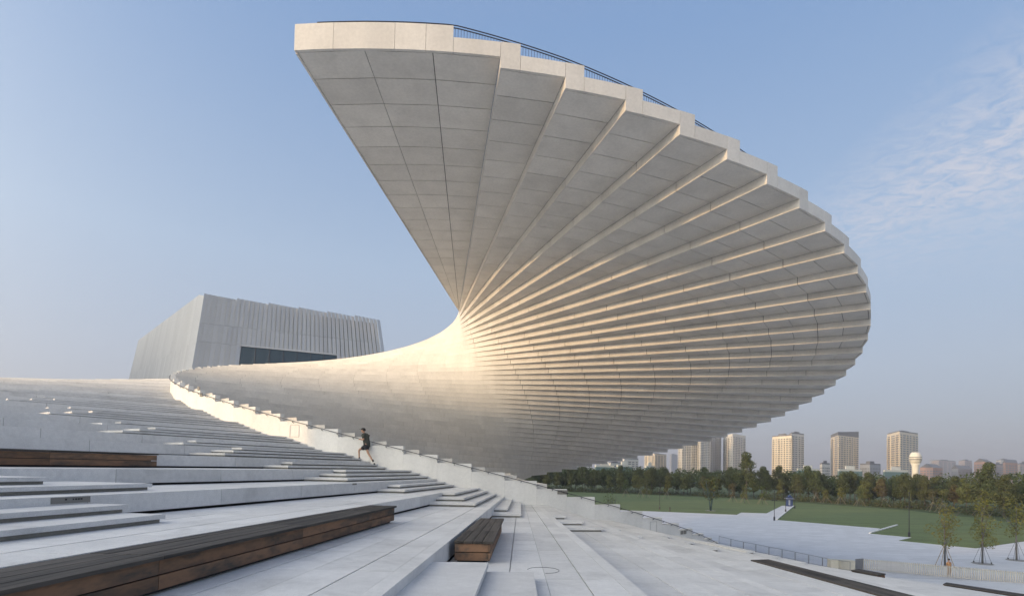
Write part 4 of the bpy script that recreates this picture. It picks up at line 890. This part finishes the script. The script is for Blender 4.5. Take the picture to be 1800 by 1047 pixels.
# ------------------------------------------------------------------ the town beyond
def fac(name, c): return mat(name, c, 0.7, nscale=0.08, namt=0.05)
M['tw_white'] = fac('tower_white', (0.70, 0.67, 0.61)); M['tw_cream'] = fac('tower_cream', (0.72, 0.64, 0.51)); M['tw_grey'] = fac('tower_grey', (0.36, 0.37, 0.39)); M['tw_red'] = fac('brick_red', (0.50, 0.30, 0.22)); M['tw_pink'] = fac('tower_pink', (0.52, 0.42, 0.37)); M['win'] = mat('window_glass', (0.16, 0.165, 0.17), 0.3); M['roof_dk'] = fac('dark_roof', (0.16, 0.16, 0.17)); M['green_glass'] = fac('green_glass', (0.16, 0.25, 0.23)); M['lit_roof'] = fac('white_roof', (0.74, 0.70, 0.60))  # roof white is one even colour, shared with the water tower
def tower(D, xl, xc, xr, ytop, name, label, cat, wall='tw_white', floors=24, bays=(3, 5), depth=0.16, crown='slab', group='tower blocks on the skyline', band=True, roofm=None):
    # front corner at pixel xc, the two visible faces run back to xl and xr
    A = at_y(xc, 830, D); L_ = at_y(xl, 830, D * (1 + depth * 0.5)); Rr = at_y(xr, 830, D * (1 + depth * 0.35)); zt_ = at_y(xc, ytop, D).z
    A.z = L_.z = Rr.z = 0; root = empty(name, A, label, cat, group); root['kind'] = 'thing'
    Bk = L_ + (Rr - A); o_ = A.copy()
    bm_ = MB(); bm_.prism([tuple((p - o_).xy) for p in (A, Rr, Bk, L_)], 0, zt_); b = bm_.build('wall', M[wall]); b.parent = root
    fh = zt_ / floors; wn_ = MB(); sl = MB(); ledge = MB()
    for (P, Q, nb) in ((L_, A, bays[0]), (A, Rr, bays[1])):
        if (Q - P).length < 2: continue
        d = (Q - P); n = Vector((d.y, -d.x, 0)).normalized()
        for f in range(1, floors - 1):
            for c in range(nb):
                g_ = 0.10 + 0.16 * ((c * 7 + int(xl)) % 3) / 2; u0, u1 = (c + g_) / nb, (c + 1 - g_) / nb; p = P + d * u0 - o_; q = P + d * u1 - o_; z0, z1 = f * fh + fh * 0.30, f * fh + fh * 0.82
                a = [p + n * 0.12, q + n * 0.12, q - n * 0.2, p - n * 0.2]; wn_.prism([tuple(k.xy) for k in a], z0, z1)
            if band:
                for c in range(0, nb, 2):
                    p = P + d * ((c + 0.06) / nb) - o_; q = P + d * ((c + 0.94) / nb) - o_; sl.prism([tuple(k.xy) for k in (p + n * 1.1, q + n * 1.1, q - n * 0.1, p - n * 0.1)], f * fh - 0.1, f * fh + fh * 0.28)
    w_ = wn_.build('windows', M['win']); w_.parent = root; w_['kind'] = 'stuff'
    if band: s_ = sl.build('balconies', M[wall]); s_.parent = root; s_['kind'] = 'stuff'
    rm = M[roofm or 'roof_dk']; ctr = (A + Bk) / 2 - o_
    if crown == 'slab':
        mb = MB(); mb.prism([tuple((ctr + (p - o_ - ctr) * 0.98).xy) for p in (A, Rr, Bk, L_)], zt_, zt_ + fh * 0.5); mb.prism([tuple((ctr + (p - o_ - ctr) * 0.4).xy) for p in (A, Rr, Bk, L_)], zt_ + fh * 0.5, zt_ + fh * 1.4); r_ = mb.build('roof', rm); r_.parent = root
    elif crown == 'slope':
        q = [A, Rr, Bk, L_]; hs = [0.9, 2.4, 2.4, 0.9]; mb = MB(); mb.add([(*(p - o_).xy, zt_ - fh * 0.6) for p in q] + [(*(p - o_).xy, zt_ + fh * h) for p, h in zip(q, hs)], [(0, 1, 2, 3), (4, 5, 6, 7), (0, 1, 5, 4), (1, 2, 6, 5), (2, 3, 7, 6), (3, 0, 4, 7)])
        mb.v = [((v[0] - ctr.x) * 1.01 + ctr.x, (v[1] - ctr.y) * 1.01 + ctr.y, v[2]) for v in mb.v]; r_ = mb.build('roof', rm); r_.parent = root
    elif crown == 'gable':
        mid1, mid2 = (L_ + A) / 2 - o_, (Bk + Rr) / 2 - o_; mb = MB(); q = [p - o_ for p in (A, Rr, Bk, L_)]
        mb.add([(p.x, p.y, zt_) for p in q] + [(mid1.x, mid1.y, zt_ + fh * 1.6), (mid2.x, mid2.y, zt_ + fh * 1.6)], [(0, 1, 5, 4), (2, 3, 4, 5), (3, 0, 4), (1, 2, 5)]); r_ = mb.build('roof', rm); r_.parent = root
    return root
T = 'tower block'
tower(700, 1133, 1150, 1171, 797, 'apartment_tower', 'cream apartment tower half hidden under the roof edge, left of the pale grey far tower', T, 'tw_cream', 22, (3, 4))
tower(1800, 1177, 1180, 1191, 798, 'office_tower', 'distant bluish round topped office tower seen under the roof edge', T, 'tw_grey', 22, (2, 3), band=False)
tower(700, 1192, 1198, 1226, 772, 'apartment_tower', 'wide white apartment tower just under the stepped roof rim', T, 'tw_white', 24, (2, 7), depth=0.05)
tower(690, 1226, 1230, 1247, 768, 'apartment_tower', 'white apartment tower joined right of the widest white block', T, 'tw_white', 25, (1, 5), depth=0.05)
tower(760, 1246, 1248, 1267, 762, 'apartment_tower', 'shaded grey apartment tower behind the two joined white blocks', T, 'tw_grey', 27, (1, 5), depth=0.1)
tower(740, 1271, 1287, 1310, 763, 'apartment_tower', 'tall white apartment tower behind the tallest tree', T, 'tw_white', 26, (4, 5), crown='slab', roofm='lit_roof')
tower(700, 1357, 1391, 1393, 765, 'apartment_tower', 'lower cream front half of the paired towers left of centre gap', T, 'tw_cream', 21, (7, 1), depth=0.1)
tower(720, 1386, 1391, 1413, 761, 'apartment_tower', 'taller grey shaded half of the paired cream towers', T, 'tw_white', 22, (1, 4), depth=0.1)
tower(710, 1460, 1473, 1509, 762, 'apartment_tower', 'cream tower with a slanting roof standing alone between the pairs', T, 'tw_cream', 23, (2, 8), crown='slope')
tower(690, 1559, 1581, 1614, 758, 'apartment_tower', 'rightmost tall cream tower, behind the white bulb shaped water tower', T, 'tw_cream', 23, (3, 6))
for D, xl, xc, xr, yt, lb in ((430, 1400, 1402, 1440, 826, 'low pavilion with long white roof below the paired towers'), (430, 1472, 1475, 1516, 827, 'low pavilion with long white roof below the slant roofed tower'), (430, 1552, 1555, 1597, 828.5, 'low pavilion with long white roof below the rightmost tower'), (400, 1045, 1047, 1080, 820, 'low glazed pavilion under the roof edge, left one of two'), (400, 1083, 1086, 1111, 819.5, 'low glazed pavilion under the roof edge, right one of two'), (430, 1133, 1136, 1150, 821, 'low white roofed pavilion at the foot of the half hidden tower')):
    tower(D, xl, xc, xr, yt, 'pavilion', lb, 'pavilion', 'green_glass', 4, (1, 7), 0.1, 'slab', 'low pavilions behind the trees', False, 'lit_roof')
for D, xl, xc, xr, yt, w, fl, cr, lb in ((600, 1441, 1445, 1459, 815, 'tw_white', 7, 'slab', 'small white block between the paired towers and the slant roofed tower'), (620, 1511, 1529, 1548, 816, 'tw_grey', 7, 'slab', 'grey slab block right of the slant roofed tower'), (520, 1070, 1073, 1092, 813, 'tw_white', 8, 'slab', 'white slab of flats over the left glazed pavilion'), (620, 1094, 1097, 1122, 806, 'tw_white', 10, 'slab', 'white flats under the roof edge right of the glazed pavilions'),
        (900, 1617, 1640, 1657, 821, 'tw_red', 6, 'gable', 'low brown gabled flats right of the water tower'), (1700, 1635, 1650, 1680, 809, 'tw_pink', 16, 'slab', 'hazy pink slab of flats beneath the crane'), (1500, 1685, 1696, 1709, 809, 'tw_pink', 15, 'slab', 'hazy stepped pink tower in the middle of the far right group'), (900, 1672, 1684, 1709, 823, 'tw_grey', 6, 'gable', 'low grey gabled house front before the hazy pink tower'),
        (850, 1712, 1732, 1745, 811, 'tw_red', 10, 'gable', 'orange brick flats left of the bare tree top'), (900, 1745, 1752, 1763, 816, 'tw_pink', 9, 'slab', 'pinkish flats between the two orange brick blocks'), (1400, 1751, 1760, 1778, 808, 'tw_white', 14, 'slab', 'pale far tower behind the right orange brick flats'), (820, 1763, 1767, 1789, 812, 'tw_red', 10, 'gable', 'orange brick flats near the right edge of the picture'), (950, 1789, 1793, 1812, 815, 'tw_pink', 9, 'slab', 'brownish flats cut by the right edge of the picture')):
    tower(D, xl, xc, xr, yt, 'apartment_block', lb, 'apartment block', w, fl, (4, 4), 0.1, cr, 'apartment blocks on the skyline', False)
# bulb shaped water tower
wp = at_y(1609, 830, 560); wp.z = 0; wt = empty('water_tower', wp, 'white bulb shaped water tower before the rightmost cream tower', 'water tower'); wt['kind'] = 'thing'
zz = lambda y: at_y(1609, y, 560).z
for nm, pr in (('stem', [(3.4, 0), (3.0, zz(822)), (3.1, zz(818)), (4.4, zz(814))]), ('bulb', [(4.2, zz(814)), (5.3, zz(809)), (5.7, zz(805)), (5.3, zz(800.5)), (4.3, zz(797)), (3.5, zz(794.5))])):
    mb = MB().lathe(pr, (0, 0, 0), 20); o = bpy.data.objects.new(nm, mb.mesh(nm, M['lit_roof'], True)); col.objects.link(o); o.parent = wt
for y in (808.0, 804.5):
    mb = MB().lathe([(5.55, zz(y)), (5.8, zz(y) + 0.3), (5.8, zz(y) + 0.9), (5.55, zz(y) + 1.2)], (0, 0, 0), 20); o = bpy.data.objects.new('gallery', mb.mesh('gallery', M['plate'])); col.objects.link(o); o.parent = wt
cp_ = at_y(1637, 830, 1600); cp_.z = 0; cr_ = empty('tower_crane', cp_, 'hazy tower crane on the far right skyline', 'crane'); zc = at_y(1637, 808, 1600).z
for nm, a, b, w in (('mast', (0, 0, 0), (0, 0, zc + 3), 2.0), ('jib', (-8, 0, zc), (26, 0, zc + 1), 1.6)):
    mb = MB().bar(a, b, w); o = bpy.data.objects.new(nm, mb.mesh(nm, M['tw_grey'])); col.objects.link(o); o.parent = cr_

# ------------------------------------------------------------------ evening haze over the whole place
hzm = bpy.data.materials.new('haze'); hzm.use_nodes = True; t = hzm.node_tree; t.nodes.clear(); ou = t.nodes.new('ShaderNodeOutputMaterial'); pv = t.nodes.new('ShaderNodeVolumePrincipled')
pv.inputs['Color'].default_value = (0.86, 0.88, 0.94, 1); pv.inputs['Density'].default_value = HAZE if 'HAZE' in globals() else 0.00035; pv.inputs['Anisotropy'].default_value = 0.25
t.links.new(pv.outputs[0], ou.inputs['Volume'])
hb = MB().prism([(-2600, -900), (2600, -900), (2600, 2300), (-2600, 2300)], -1.2, 125.0)
ho = hb.build('haze', hzm); tag(ho, kind='stuff')
